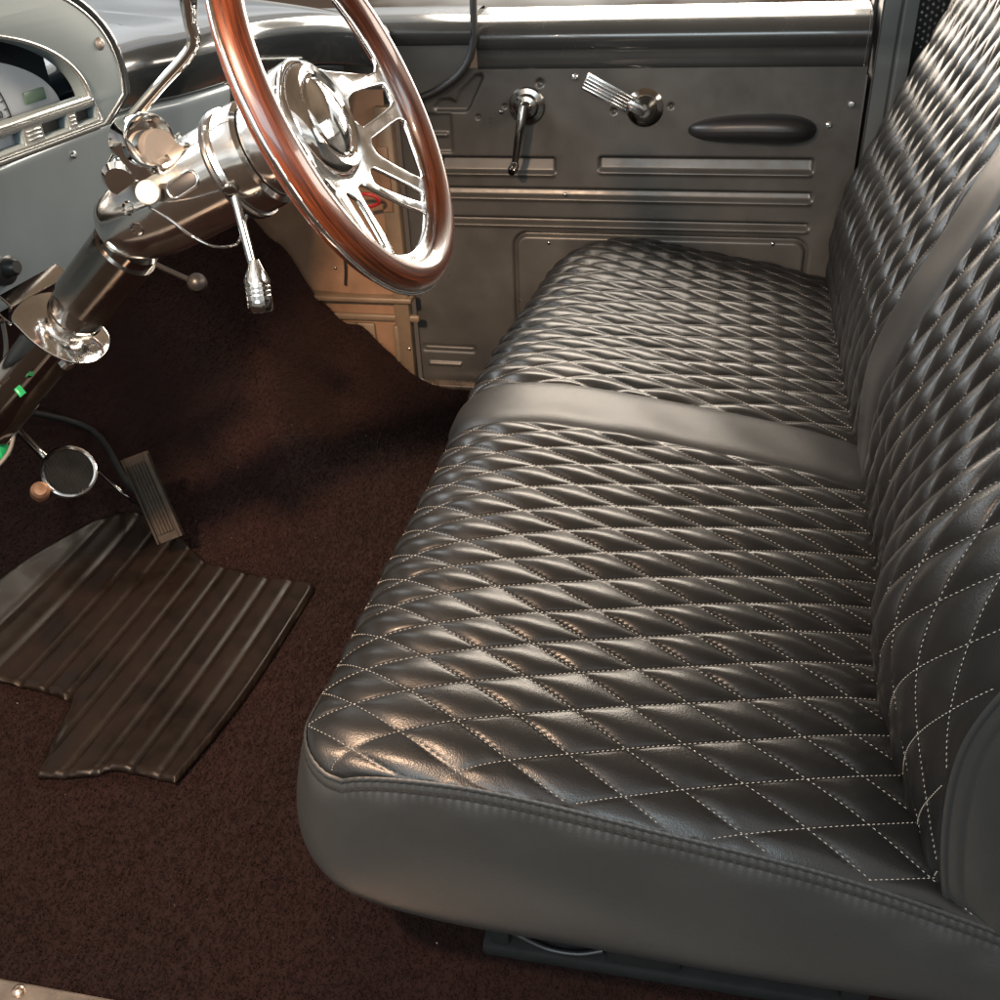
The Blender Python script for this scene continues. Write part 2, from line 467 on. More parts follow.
seat = empty('bench_seat', (.69, -.3, FZ))
tag(seat, 'black bench seat with white diamond stitching and a plain centre band', 'bench seat')
SX0 = -.010; WX = 1.392                     # cushion width
RF = .075                      # front roll radius
TH0 = math.radians(64)
BACKY = -.64
_t = np.linspace(-.01, .80, 1621)
_th = np.radians(58*np.exp(-np.maximum(_t, 0)/.062)-9.5*(1-np.exp(-np.maximum(_t, 0)/.12))-9*sstep(.42, .62, _t))
CY = -np.cumsum(np.cos(_th))*(_t[1]-_t[0]); CZ = np.cumsum(np.sin(_th))*(_t[1]-_t[0])
CY -= np.interp(0, _t, CY); CZ -= CZ.max()
_s = np.linspace(SX0-.01, 1.46, 1500)
_ps = np.radians(34*np.exp(-np.maximum(_s-SX0, 0)/.055)-38*np.exp(-np.maximum(WX-_s, 0)/.035)+1.3*np.sin(_s*4.3))
CXs = np.cumsum(np.cos(_ps))*(_s[1]-_s[0]); CZs = np.cumsum(np.sin(_ps))*(_s[1]-_s[0])
CXs = CXs-np.interp(SX0, _s, CXs)+SX0; CZs -= np.interp(.25, _s, CZs)
CXs = SX0+(CXs-SX0)*(WX-SX0)/(np.interp(WX, _s, CXs)-SX0)
def cushion(s, t):
    s = np.asarray(s, float); t = np.asarray(t, float)
    x = np.interp(s, _s, CXs); y = np.interp(t, _t, CY); z = np.interp(t, _t, CZ)
    z = np.where(y > -.14, z*(.30+.70*sstep(SX0, SX0+.17, x)), z)
    z = z+.010+np.interp(s, _s, CZs)+.018*sstep(.9, 1.35, x)
    z = z-.006*np.exp(-((x-.66)/.07)**2)
    front = np.clip(1+y/.34, 0, 1)
    rc = .055
    cx = np.clip(rc-(x-SX0), 0, rc); y = y-(rc-np.sqrt(np.maximum(rc*rc-cx*cx, 0)))*front*.9
    rc2 = .15
    cx = np.clip(x-(WX-rc2), 0, rc2); y = y-(rc2-np.sqrt(np.maximum(rc2*rc2-cx*cx, 0)))*front*.75
    y = y-.045*np.clip((x-.55)/.75, 0, 1)**2*front
    y = y+.004*np.sin(x*9)*front
    return np.stack([x+0*y, y, z], -1)
TC = .70
XB0, XB1 = .600, .720          # plain centre band
quilt('cushion_panel', cushion, SX0, XB0, 0., TC, seat, sseed=.4, sh=.08)
quilt('cushion_panel', cushion, XB1, WX, 0., TC, seat, sseed=2.2, sh=.04)
def band(name, fn, t0, t1, puff, nt_, sg=1):
    u = np.linspace(0, 1, 25); t = np.linspace(t0, t1, nt_)
    U, T = np.meshgrid(u, t, indexing='ij')
    s = XB0+U*(XB1-XB0)
    P = fn(s, T); e = 1e-3
    n = np.cross(fn(s+e, T)-fn(s-e, T), fn(s, T+e)-fn(s, T-e)); n /= np.linalg.norm(n, axis=-1)[..., None]
    if np.mean(n[..., 2]+.5*n[..., 1]) < 0: n = -n
    hh = puff*(1-np.abs(2*U-1)**5)+.0010*np.sin(T*47+U*3)*np.sin(PI*U)+.0012*np.sin(T*19+2)*np.sin(PI*U)
    P = P+n*hh[..., None]
    return grid_mesh(name, P, 'leather_band', seat, flip=sg < 0)
band('cushion_band', cushion, 0., TC, .007, 110, 1)

def boxing(name, edge, zbot_fn, parent, bulge=.012, tuck=.05, drop_dir=np.array([0, 0, -1.]), out=None, depth=None):
    """leather side panel hanging from an edge polyline; a seam lip first, then a bulged face and a tuck under"""
    edge = np.array(edge); n = len(edge)
    tg = np.gradient(edge, axis=0); tg[:, 2] = 0
    tg /= np.linalg.norm(tg, axis=1)[:, None]+1e-9
    o = np.stack([tg[:, 1], -tg[:, 0], 0*tg[:, 0]], -1)
    if out is not None and np.mean((o*out(edge)).sum(1)) < 0: o = -o
    for _ in range(12): o[1:-1] = (o[:-2]+o[1:-1]+o[2:])/3
    o /= np.linalg.norm(o, axis=1)[:, None]
    rows = []
    Hh = edge[:, 2]-zbot_fn(edge)
    arcl = np.r_[0, np.cumsum(np.linalg.norm(np.diff(edge, axis=0), axis=1))]
    prof = [(0, -.001, .0), (0, .0010, .0008), (0, .0020, .0026), (0, .0018, .0044), (0, .0004, .0056), (0, .0010, .0068), (0, .0032, .0100), (0, .0040, .0138), (0, .0030, .0150), (0, .0042, .0165)]
    pk = np.sin(arcl*2*PI/.0085)
    for q, (_, ou, dn) in enumerate(prof):
        amp = .0007 if q in (4, 5, 8) else .0002
        rows.append(edge+o*(ou+amp*pk)[:, None]+np.outer(np.full(n, dn), drop_dir))
    for k in range(1, 31):
        w = k/30
        d = .0195+(Hh-.0195)*(1-(1-w)**1.15 if w < 1 else 1)
        rem = (Hh-d)
        tk = np.where(rem < tuck, tuck-np.sqrt(np.maximum(tuck**2-(tuck-rem)**2, 0)), 0)
        ou = .0052+bulge*np.sin(PI*min(1, w*.95))**.8
        wr = .0012*np.sin(arcl*70+3*np.sin(arcl*9))*math.exp(-((w-.06)/.09)**2)+.0015*np.sin(arcl*16+w*5)*math.sin(PI*w)
        rows.append(edge+o*(ou-tk+wr)[:, None]+np.outer(d, drop_dir))
    P = np.array(rows)
    ob = grid_mesh(name, P, 'leather_plain', parent)
    return ob
ta = np.linspace(TC, 0, 420); sa = np.linspace(0, 1, 700)
pe = np.vstack([cushion(np.full(420, SX0), ta), cushion(SX0+sa[1:]*(WX-SX0), np.zeros(699)), cushion(np.full(419, WX), ta[::-1][1:])])
def zb(e): return -.258+.070*np.exp(-np.clip(-e[:, 1], 0, 1)/.06)*np.exp(-np.clip(e[:, 0], 0, 2)/.25)
boxing('cushion_side', pe, zb, seat, bulge=.016, tuck=.06, out=lambda e: e-np.array([.69, -.35, 0]))

# ---- backrest
BT = [(-.640, -.172), (-.603, -.150), (-.585, -.100), (-.574, -.035), (-.570, .04), (-.575, .10), (-.595, .165), (-.623, .235), (-.655, .315), (-.688, .395), (-.716, .465), (-.738, .505), (-.768, .528), (-.81, .53)]
bp_ = np.array(smooth_path([(0, a, b) for a, b in BT], 14))[:, 1:]
bl = np.r_[0, np.cumsum(np.linalg.norm(np.diff(bp_, axis=0), axis=1))]
TBM = bl[-1]
def backrest(s, t):
    s = np.asarray(s, float); t = np.asarray(t, float)
    y = np.interp(t, bl, bp_[:, 0]); z = np.interp(t, bl, bp_[:, 1])
    y = y+.046*np.exp(-((s-.15)/.13)**2)*np.exp(-((z-.11)/.17)**2)-.006*np.clip((.08-s)/.08, 0, 1)**2
    y = y-.030*np.clip((s-(WX-.11))/.11, 0, 1.2)**2.2
    y = y-.006*np.exp(-((s-.66)/.07)**2)
    return np.stack([s+0*y, y, z], -1)
TB0 = .03; TB1 = TB0+PY*math.floor((TBM-.05)/PY*10)/10
quilt('back_panel', backrest, 0., XB0, TB0, TB1, seat, H=.0086, sseed=1.1)
quilt('back_panel', backrest, XB1, WX, TB0, TB1, seat, H=.0080, sseed=3.7)
band('back_band', backrest, TB0, TB1, .009, 90, 1)
def back_side(s_edge, sgn):
    t = np.linspace(TB0, TB1, 80)
    e = backrest(np.full(80, s_edge), t)
    rows = []
    tt = np.gradient(e, axis=0); tt /= np.linalg.norm(tt, axis=1)[:, None]
    inn = np.stack([0*t, -tt[:, 2], tt[:, 1]], -1)          # into the backrest, away from its face
    inn *= np.sign((inn@np.array([0, -1, 0])).mean())
    arc = np.linspace(0, 1, 80)
    for ou, dn in [(-.001, 0), (.0008, .001), (.0018, .003), (.0016, .005), (.0004, .0062), (.0008, .0076), (.003, .0115), (.004, .016), (.0032, .018), (.0044, .020)]:
        rows.append(e+inn*dn+np.array([sgn*ou, 0, 0]))
    for k in range(1, 20):
        w = k/19; dn = .02+.13*w; tk = .035*max(0, (w-.72)/.28)**2
        wr = .003*np.sin(arc*14+w*4)*math.sin(PI*w)+.0012*np.sin(arc*60)*math.exp(-(w/.12)**2)
        rows.append(e+inn*dn+np.stack([sgn*(.0052+.012*math.sin(PI*w)-tk+wr), 0*arc, 0*arc], -1))
    return grid_mesh('back_side', np.array(rows), 'leather_plain', seat, flip=sgn > 0)
back_side(0., -1); back_side(WX, 1)
# back shell (plain rear of the backrest)
t = np.linspace(TB0, TB1, 40); e0 = backrest(np.full(40, .69), t)
tt = np.gradient(e0, axis=0); inn = np.stack([0*t, -tt[:, 2], tt[:, 1]], -1); inn /= np.linalg.norm(inn, axis=1)[:, None]
inn *= np.sign((inn@np.array([0, -1, 0])).mean())
sx_ = np.linspace(-.0, WX, 20)
P = np.array([e0+inn*.152+np.array([x-.69, 0, 0]) for x in sx_]); grid_mesh('back_shell', P, 'leather_plain', seat)
Pt = np.array([[backrest(x, TB1)*(1-w)+(e0[-1]+inn[-1]*.152+np.array([x-.69, 0, 0]))*w+np.array([0, 0, .02*math.sin(PI*w)]) for w in np.linspace(0, 1, 8)] for x in sx_])
grid_mesh('back_top', Pt, 'leather_plain', seat)
# ---- seat base: black riser with a slotted opening and bolts
bm = bmesh.new()
yA, yB = -.165, -.60
box_bm(bm, (.055, -0.180, -.295), (.05, .022, .09), bevel=.006)
box_bm(bm, (.055, -0.360, -.262), (.05, .36, .024), bevel=.006)
box_bm(bm, (.055, -0.360, -.331), (.06, .40, .018), bevel=.005)
box_bm(bm, (.10, -0.360, -.295), (.012, .38, .07), bevel=.003)
box_bm(bm, (.055, -0.335, -.295), (.05, .08, .09), bevel=.006)
box_bm(bm, (.055, -0.550, -.295), (.05, .03, .09), bevel=.006)
sf = from_bm('seat_frame', bm, 'black_paint', seat)
tube('seat_rail', [(.034, -0.195, -.302), (.032, -0.230, -.318), (.032, -0.265, -.319), (.036, -0.292, -.312)], .0035, 'black', sf, 10, 5)
screw(sf, (.092, -0.225, -.292), (-1, 0, 0), .009, 'steel'); screw(sf, (.028, -0.335, -.285), (-1, 0, 0), .007, 'steel')
bm = bmesh.new(); box_bm(bm, (1.30, -.33, -.295), (.05, .42, .09), bevel=.006); box_bm(bm, (.69, -.53, -.285), (1.2, .04, .03), bevel=.004)
from_bm('seat_frame', bm, 'black_paint', seat)

# ------------------------------------------------------------------ passenger door
DX = 1.42
door = empty('passenger_door', (DX, -.15, FZ))
tag(door, 'charcoal painted steel passenger door with stamped ribs and two cranks', 'door')
def dpx(u, v): p = at_x(u, v, DX); return p[1], p[2]
def rect_d(y, z, y0, y1, z0, z1, r=.006):
    cy, cz = (y0+y1)/2, (z0+z1)/2; hy, hz = abs(y1-y0)/2-r, abs(z1-z0)/2-r
    qx = np.abs(y-cy)-hy; qz = np.abs(z-cz)-hz
    return np.sqrt(np.maximum(qx, 0)**2+np.maximum(qz, 0)**2)+np.minimum(np.maximum(qx, qz), 0)-r
def poly_d(y, z, P):
    P = np.array(P); d = np.full(y.shape, 1e9); ins = np.zeros(y.shape, bool)
    for i in range(len(P)):
        a, b = P[i], P[(i+1) % len(P)]
        e = b-a; wy, wz = y-a[0], z-a[1]
        tt_ = np.clip((wy*e[0]+wz*e[1])/(e@e), 0, 1)
        d = np.minimum(d, np.hypot(wy-e[0]*tt_, wz-e[1]*tt_))
        c = ((a[1] <= z) & (b[1] > z)) | ((b[1] <= z) & (a[1] > z))
        with np.errstate(divide='ignore', invalid='ignore'):
            xx = a[0]+(z-a[1])/(b[1]-a[1]+1e-12)*e[0]
        ins ^= c & (y < xx)
    return np.where(ins, -d, d)
ZT = dpx(660, 67)[1]
yy = np.arange(-.60, .287, .0026); zz = np.arange(-.36, ZT+.001, .0026)
Yg, Zg = np.meshgrid(yy, zz, indexing='ij')
dep = np.zeros_like(Yg)          # >0 = away from the cabin
def recess(d, depth, w=.0028): return depth*sstep(w, -w, d)
def pr(u0, v0, u1, v1):
    a = dpx(u0, v0); b = dpx(u1, v1); return min(a[0], b[0]), max(a[0], b[0]), min(a[1], b[1]), max(a[1], b[1])
def rib(u0, v0, u1, v1, depth=.014):
    global dep
    y0, y1, z0, z1 = pr(u0, v0, u1, v1)
    d = rect_d(Yg, Zg, y0, y1, z0, z1, .005)
    dep = dep+recess(d, depth)*(.55+.45*np.clip((Zg-z0)/(z1-z0), 0, 1))
    # rolled lip along the lower edge
    dep = dep-.0050*np.exp(-((Zg-z0+.004)/.0035)**2)*sstep(y0-.004, y0+.006, Yg)*sstep(y1+.004, y1-.006, Yg)
rib(441, 157, 555, 173); rib(599, 157, 812, 173)
rib(430, 187, 811, 202); rib(430, 216, 808, 230)
d = rect_d(Yg, Zg, *pr(424, 114, 453, 152), .004); dep = dep+recess(d, .004)
d = rect_d(Yg, Zg, *pr(430, 133, 448, 137), .002); dep = dep-recess(d, .005)
tri_ = [dpx(400+a*.26, b*.26) for a, b in [(132, 412), (150, 385), (190, 380), (212, 392), (228, 352), (288, 290), (312, 286), (318, 300), (300, 340), (268, 412), (255, 428), (140, 428)]]
d = poly_d(Yg, Zg, tri_); dep = dep+recess(d, .008)
ya0, ya1 = dpx(808, 240)[0], dpx(515, 240)[0]; za1 = dpx(650, 237)[1]
d = rect_d(Yg, Zg, ya0, ya1, -.30, za1, .028)
dep = dep+.011*np.exp(-(d/.0038)**2)-recess(d+.004, .002)
d = rect_d(Yg, Zg, *pr(424, 345, 475, 352), .003); dep = dep+.003*np.exp(-(d/.003)**2)
d = rect_d(Yg, Zg, *pr(429, 361, 462, 366), .002); dep = dep-recess(d, .005)
dep = dep+.0012*np.sin(Yg*7+1)*np.sin(Zg*9)      # slight oil-canning of the sheet
for hu, hv, hr in [(540, 83, .0065), (883, 82, .0), (671, 106, .004), (614, 111, .005), (505, 106, .003), (478, 117, .003)]:
    if hr:
        a, b = dpx(hu, hv); dep = dep+.008*sstep(hr+.002, hr-.001, np.hypot(Yg-a, Zg-b))
Pd = np.stack([DX+dep, Yg, Zg], -1)
grid_mesh('door_panel', Pd, 'door', door, flip=True)
# edge returns of the door sheet
box('door_edge', (DX+.046, .2855, -.02), (.088, .004, .66), 'door', door, bevel=.001)
box('door_edge', (DX+.046, -.6015, -.02), (.088, .004, .66), 'door', door, bevel=.001)
# belt rail: rolled top
RAILP = [(DX+.03, ZT-.004), (DX+.004, ZT-.003), (DX-.002, ZT+.002), (DX-.004, ZT+.014), (DX-.004, ZT+.030), (DX-.007, ZT+.038), (DX-.010, ZT+.050), (DX-.008, ZT+.062), (DX+.000, ZT+.075), (DX+.014, ZT+.085), (DX+.034, ZT+.090), (DX+.10, ZT+.093), (DX+.12, ZT+.085)]
def rail(name, y0, y1, m, parent, prof=RAILP, dx=0., n=30):
    pr_ = np.array(smooth_path([(a, 0, b) for a, b in prof], 5))
    ysn = np.linspace(y0, y1, n)
    P = np.array([[(p[0]+dx, y, p[2]) for p in pr_] for y in ysn])
    o = grid_mesh(name, P, m, parent, flip=False)
    # end caps
    return o
yr0, yr1 = -.592, .118
rail('belt_rail', yr0, yr1, 'door_gloss', door)
prism('rail_cap', [(p[0], yr0-.001, p[2]) for p in np.array(smooth_path([(a, 0, b) for a, b in RAILP], 3))], (0, -.004, 0), 'door_gloss', door, bevel=0)
for u, v in [(575, 77), (501, 112), (829, 125), (593, 46), (827, 131), (549, 243), (521, 300), (773, 244), (565, 195)]:
    if v == 131: continue
    a, b = dpx(u, v)
    sc_ = screw(door, (DX-.001-(.004 if v == 46 else 0), a, b), (-1, 0, 0), .0062 if v in (77, 125) else .0042, 'silver' if v in (77, 125) else 'gunmetal')
# window crank
a, b = dpx(527, 106)
wc = lathe('window_crank', [(.0, .034), (.010, .034), (.012, .030), (.012, .016), (.020, .014), (.024, .006), (.033, .004), (.036, .000), (.036, -.004)], (DX, a, b), (-1, 0, 0), 'gunmetal', door)
k0 = np.array([DX-.036, a, b]); a2, b2 = dpx(519, 160); k1 = np.array([DX-.044, a2, b2+.004])
tube('crank_arm', [k0+(-.002, 0, .008), k0*.6+k1*.4+(-.010, 0, 0), k1], [.0105, .0085, .0065], 'gunmetal', wc, 14, 6, sx=1.)
lathe('crank_knob', [(0, .030), (.007, .029), (.0095, .024), (.0095, .006), (.006, .002), (.006, -.006)], k1+np.array([.004, 0, -.002]), (-1, .1, -.3), 'black_chrome', wc, 20)
# door handle: flat ribbed lever
a, b = dpx(645, 108)
dh = lathe('door_handle', [(0, .030), (.012, .029), (.014, .022), (.020, .016), (.024, .007), (.032, .004), (.036, 0), (.036, -.004)], (DX, a, b), (-1, 0, 0), 'gunmetal', door)
h0 = np.array([DX-.034, a, b]); a2, b2 = dpx(590, 76); h1 = np.array([DX-.050, a2, b2])
ax = h1-h0; Lh = np.linalg.norm(ax); ax /= Lh
sd = np.cross(ax, [-1, 0, 0]); sd /= np.linalg.norm(sd); nd = np.cross(sd, ax); nd = nd if nd[0] < 0 else -nd
bm = bmesh.new()
box_bm(bm, h0+ax*Lh*.62, (Lh*.84, .033, .008), [ax, sd, nd], .003)
box_bm(bm, h0+ax*Lh*.14, (Lh*.34, .020, .012), [ax, sd, nd], .005)
for q in (-.012, -.006, 0, .006, .012): box_bm(bm, h0+ax*Lh*.64+sd*q+nd*.0045, (Lh*.76, .0036, .0026), [ax, sd, nd], .0012)
from_bm('handle_lever', bm, 'alu', dh)
# arm pull: sculpted black pad
yA_, zA_ = dpx(687, 132); yB_, zB_ = dpx(817, 131)
us = np.linspace(0, 1, 50); ths = np.linspace(0, 2*PI, 40)
P = []
for u in us:
    y = yA_+(yB_-yA_)*u
    env = (1-abs(2*u-1)**3.6)**.5 if 0 < u < 1 else 0
    hgt = .0265*env*(.80+.30*u); dpt = .055*env*(.6+.45*u)
    zc = zA_+.004+(.004*math.sin(PI*u))
    ring = []
    for th in ths:
        cx, sz = math.cos(th), math.sin(th)
        xx = DX+.004-dpt*max(0, cx)**.7*1. if cx > 0 else DX+.004
        top = hgt*(abs(sz)**.8)*(1 if sz > 0 else -1.0)
        ring.append((xx, y, zc+top+(.006*env*max(0, cx)*u)))
    P.append(ring)
grid_mesh('armrest', np.array(P), 'black', door, flip=True)
# door sill bright edge seen under the door
sl = box('rocker_sill', (1.395, .10, -.343), (.03, .42, .012), 'steel', None, bevel=.003)
tag(sl, 'thin worn metal rocker strip under the passenger door', 'sill')

# ------------------------------------------------------------------ cowl side (dogleg) panel with its rubber seal
cowl = empty('cowl_side_panel', (1.39, .3, 0))
tag(cowl, 'dark grey windscreen pillar base panel left of the passenger door', 'body panel')
CX = 1.402
sealpx = [(474, -40), (474, 0), (474, 35), (470, 58), (458, 76), (438, 90), (417, 99), (396, 106), (372, 112)]
sp = np.array(smooth_path([at_x(u, v, CX) for u, v in sealpx], 6))
ztop = .372
poly = [p for p in sp if p[2] < ztop]
poly = [np.array([CX, poly[0][1], ztop])]+poly+[np.array([CX, poly[-1][1]+.15, poly[-1][2]-.02]), np.array([CX, poly[-1][1]+.15, ztop])]
prism('cowl_face', [(p[0], p[1]+.004, p[2]+.002) for p in poly], (.014, 0, 0), 'door', cowl, bevel=0)
yl = at_x(474, 40, CX)[1]+.003
prc = [(CX+.002, .372), (CX-.004, .374), (CX-.008, .380), (CX-.012, .392), (CX-.010, .402), (CX, .413), (CX+.016, .420), (CX+.04, .424), (CX+.11, .427), (CX+.12, .42)]
rail('cowl_rail', yl, .52, 'door_gloss', cowl, prof=prc)
sl = tube('door_seal', [p+np.array([-.004, 0, 0]) for p in sp], .0075, 'rubber', None, 10)
tag(sl, 'black rubber weatherstrip curving round the front of the door opening', 'seal')

# ------------------------------------------------------------------ rear door pillar
bpil = empty('door_pillar', (1.41, -.68, FZ))
tag(bpil, 'dark grey lock pillar behind the passenger door', 'pillar')
# a strip with soft vertical folds
ys_ = np.arange(-.668, -.612, .002); zs_ = np.linspace(-.36, .62, 60)
Yp, Zp = np.meshgrid(ys_, zs_, indexing='ij')
dd = .007*np.exp(-((Yp+.643)/.0018)**2)
dd = dd+.006*np.exp(-((Zp-.352)/.003)**2)
grid_mesh('pillar_panel', np.stack([1.412+dd, Yp, Zp], -1), 'trim_grey', bpil, flip=True)
box('pillar_edge', (1.475, -.611, .12), (.12, .004, .96), 'rubber', bpil, bevel=.001)
gap = box('pillar_jamb', (1.50, -.606, .05), (.04, .009, .9), 'rubber', bpil, bevel=.001)
lathe('striker_bolt', [(0, .007), (.005, .006), (.006, 0)], at_x(851, 104, 1.418), (-1, 0, 0), 'silver', bpil, 14)
# glittering woven panel behind the pillar
gp = []
gr = empty('rear_trim_panel', (1.36, -.80, .40))
tag(gr, 'small glittering mesh panel between pillar and seat back', 'trim panel')
box('panel_board', (1.47, -.75, .30), (.01, .20, .90), 'black_paint', gr, bevel=.002)
Vv = []; Ff = []
for i in range(16):
    for j in range(14):
        y = -.675-.0085*i*1.; z = .352+.0125*j+(.006 if i % 2 else 0)
        c = np.array([1.4645, y, z+rng.normal(0, .0008)]); r1, r2 = .0032, .0042; o0 = len(Vv)
        Vv += [c+(-.003, 0, 0), c+(0, r1, 0), c+(0, 0, r2), c+(0, -r1, 0), c+(0, 0, -r2)]
        Ff += [(o0, o0+1, o0+2), (o0, o0+2, o0+3), (o0, o0+3, o0+4), (o0, o0+4, o0+1)]
mesh('metal_mesh', Vv, Ff, 'silver', gr, smooth=False)

# ------------------------------------------------------------------ kick panel
KX = 1.375
kick = empty('kick_panel', (KX, .5, FZ))
tag(kick, 'kick panel beside the carpet, orange light put into its tan colour', 'kick panel')
def kpx(u, v): p = at_x(u, v, KX); return p[1], p[2]
yk = np.arange(.30, .95, .003); zk = np.arange(-.34, .30, .003)
Yk, Zk = np.meshgrid(yk, zk, indexing='ij')
dk = .006*np.sin(Yk*9)*np.sin(Zk*7+1)+.02*sstep(.40, .62, Yk)
yq, zq = kpx(340, 293)
dk = dk-.010*np.exp(-((Zk-zq-.30*(Yk-yq))/.02)**2)*0
grid_mesh('kick_sheet', np.stack([KX+dk, Yk, Zk], -1), 'tan', kick, flip=True)
# lower stamped section with ledge and ribs
bm = bmesh.new()
y0, z0 = kpx(405, 296); y1, z1 = kpx(325, 293)
box_bm(bm, (KX-.006, (y0+y1)/2+.01, z0-.004), (.035, abs(y1-y0)+.06, .012), bevel=.004)
box_bm(bm, (KX-.004, (y0+y1)/2+.01, z0-.05), (.012, abs(y1-y0)+.08, .016), bevel=.005)
ya, za = kpx(397, 340)
box_bm(bm, (KX-.006, ya-.004, (z0-.04+FZ)/2-.01), (.016, .016, abs(z0-.05-FZ)-.02), bevel=.006)
ya2, _ = kpx(375, 340)
box_bm(bm, (KX-.002, ya2+.03, (z0-.06+FZ)/2), (.010, .07, abs(z0-.06-FZ)-.01), bevel=.004)
from_bm('kick_ribs', bm, 'tan_dark', kick)
bm = bmesh.new()
yh, _ = kpx(408, 300)
box_bm(bm, (KX+.002, .303, -.03), (.03, .036, .60), bevel=.006)
from_bm('hinge_pillar', bm, 'tan_dark', kick)
box('pillar_facing', (KX-.016, .308, .13), (.006, .022, .13), 'tan', kick, bevel=.002)
screw(kick, at_x(409, 349, KX-.014), (-1, 0, 0), .0042, 'steel')
screw(kick, at_x(335, 268, KX-.004), (-1, 0, 0), .0035, 'steel')
tube('door_check_strap', [at_x(345, 285, KX-.01), at_x(345, 265, KX-.012), at_x(341, 240, KX-.01)], .0022, 'black', kick, 8, 5)
wr = tube('cowl_wire', [at_x(352, 198, 1.33), at_x(363, 194, 1.31), at_x(374, 196, 1.31), at_x(379, 203, 1.32), at_x(366, 208, 1.33)], .0035, 'red', None, 8, 6)
tag(wr, 'red wire loop hanging behind the wheel spokes under the dash', 'wire')

# ------------------------------------------------------------------ dashboard
dash = empty('dashboard', (.65, .5, .2))
tag(dash, 'blue grey painted metal dashboard with half moon gauge cluster', 'dashboard')
lip = np.array(smooth_path([(-.15, .505, .45), (.2, .50, .45), (.55, .495, .45), (.795, .48, .45), (.89, .442, .45), (.98, .418, .45), (1.08, .40, .45), (1.22, .335, .438), (1.31, .300, .420), (1.375, .275, .402)], 10))
tg = np.gradient(lip, axis=0); tg /= np.linalg.norm(tg, axis=1)[:, None]
fwd_ = np.stack([-tg[:, 1], tg[:, 0], 0*tg[:, 0]], -1)
fwd_ *= np.sign(fwd_[:, 1])[:, None]
def sweep(sec, sub=6, sel=slice(None)):
    lip_, fw_ = lip[sel], fwd_[sel]
    q = np.array(smooth_path([(a, 0, b) for a, b in sec], sub))
    return np.array([lip_+fw_*a+np.array([0, 0, b]) for a, _, b in q])
top = [(.55, .055), (.30, .040), (.12, .028), (.045, .020), (.018, .014), (.004, .004), (-.002, -.010), (-.001, -.022), (.004, -.036), (.012, -.050), (.019, -.060), (.024, -.066), (.030, -.067), (.05, -.066)]
grid_mesh('dash_top', sweep(top), 'dash_dark', dash, flip=False)
low = [(.045, -.0685), (.030, -.070), (.024, -.073), (.022, -.080), (.026, -.10), (.034, -.14), (.044, -.19), (.053, -.235), (.058, -.250), (.066, -.256), (.078, -.254), (.10, -.245)]
ncut = int(np.searchsorted(lip[:, 0], 1.0))
grid_mesh('dash_lower_panel', sweep(low, 6, slice(0, ncut)), 'dash', dash, flip=False)
grid_mesh('dark_void_panel', sweep([(a+.012, b) for a, b in low[:2]]+[(.034, -.075), (.05, -.12), (.07, -.19), (.10, -.24)], 6, slice(ncut-1, len(lip)-14)), 'dash_dark', dash, flip=False)  # dark sheet standing in for the shaded void past the lower panel
box('dash_end_trim', (1.10, .395, .375), (.17, .006, .006), 'silver', dash, axes=[np.array([.94, -.33, 0]), np.array([.33, .94, 0]), np.array([0, 0, 1.])], bevel=.0015)
# instrument cluster
BY = .435
def bpx(u, v, Y=BY): return at_y(u, v, Y)
CXC = .33
def half_moon(a, bz, zbase, rc, n=40, drop=0.):
    """half ellipse outline (x,z) with rounded lower corners"""
    pts = []
    for i in range(n+1):
        th = PI*i/n
        e = .88
        pts.append((CXC+a*np.sign(math.cos(th))*abs(math.cos(th))**e, zbase+bz*math.sin(th)**e))
    # lower corners tuck in
    L = pts[-1]; R_ = pts[0]
    pts = [(R_[0]-.004, zbase-.022), (R_[0]-.001, zbase-.010)]+pts+[(L[0]+.001, zbase-.010), (L[0]+.004, zbase-.022)]
    pts += [(CXC-a+.052, zbase-.047), (CXC+a-.052, zbase-.047)]
    return pts
outer = half_moon(.302, .137, .460, .03)
inner_top = .4475
def curve_mesh(name, loops, to3d, ext, bev, mats, parent, res=2):
    cu = bpy.data.curves.new(name, 'CURVE'); cu.dimensions = '2D'; cu.fill_mode = 'BOTH'
    cu.extrude = ext; cu.bevel_depth = bev; cu.bevel_resolution = res; cu.resolution_u = 4
    for L in loops:
        sp_ = cu.splines.new('POLY'); sp_.points.add(len(L)-1); sp_.use_cyclic_u = True
        for p, (x, y) in zip(sp_.points, L): p.co = (x, y, 0, 1)
    ob = bpy.data.objects.new('tmp', cu); COL.objects.link(ob)
    dg = bpy.context.evaluated_depsgraph_get()
    me = bpy.data.meshes.new_from_object(ob.evaluated_get(dg))
    bpy.data.objects.remove(ob); bpy.data.curves.remove(cu)
    me.name = name
    bm = bmesh.new(); bm.from_mesh(me); bpy.data.meshes.remove(me)
    bmesh.ops.remove_doubles(bm, verts=bm.verts, dist=1e-6)
    for v in bm.verts: v.co = Vector(to3d(v.co))
    return bm
def rr(x0, x1, y0, y1, r=.003, n=4):
    out = []
    for cx, cy, a0 in ((x1-r, y1-r, 0), (x0+r, y1-r, 90), (x0+r, y0+r, 180), (x1-r, y0+r, 270)):
        for k in range(n+1):
            a = math.radians(a0+90*k/n); out.append((cx+r*math.cos(a), cy+r*math.sin(a)))
    return out
def smooth2(P, sub=5): return [(p[0], p[1]) for p in smooth_path([(a, b, 0) for a, b in P], sub, True)]
to_dash = lambda c: (c[0], BY-c[2], c[1])
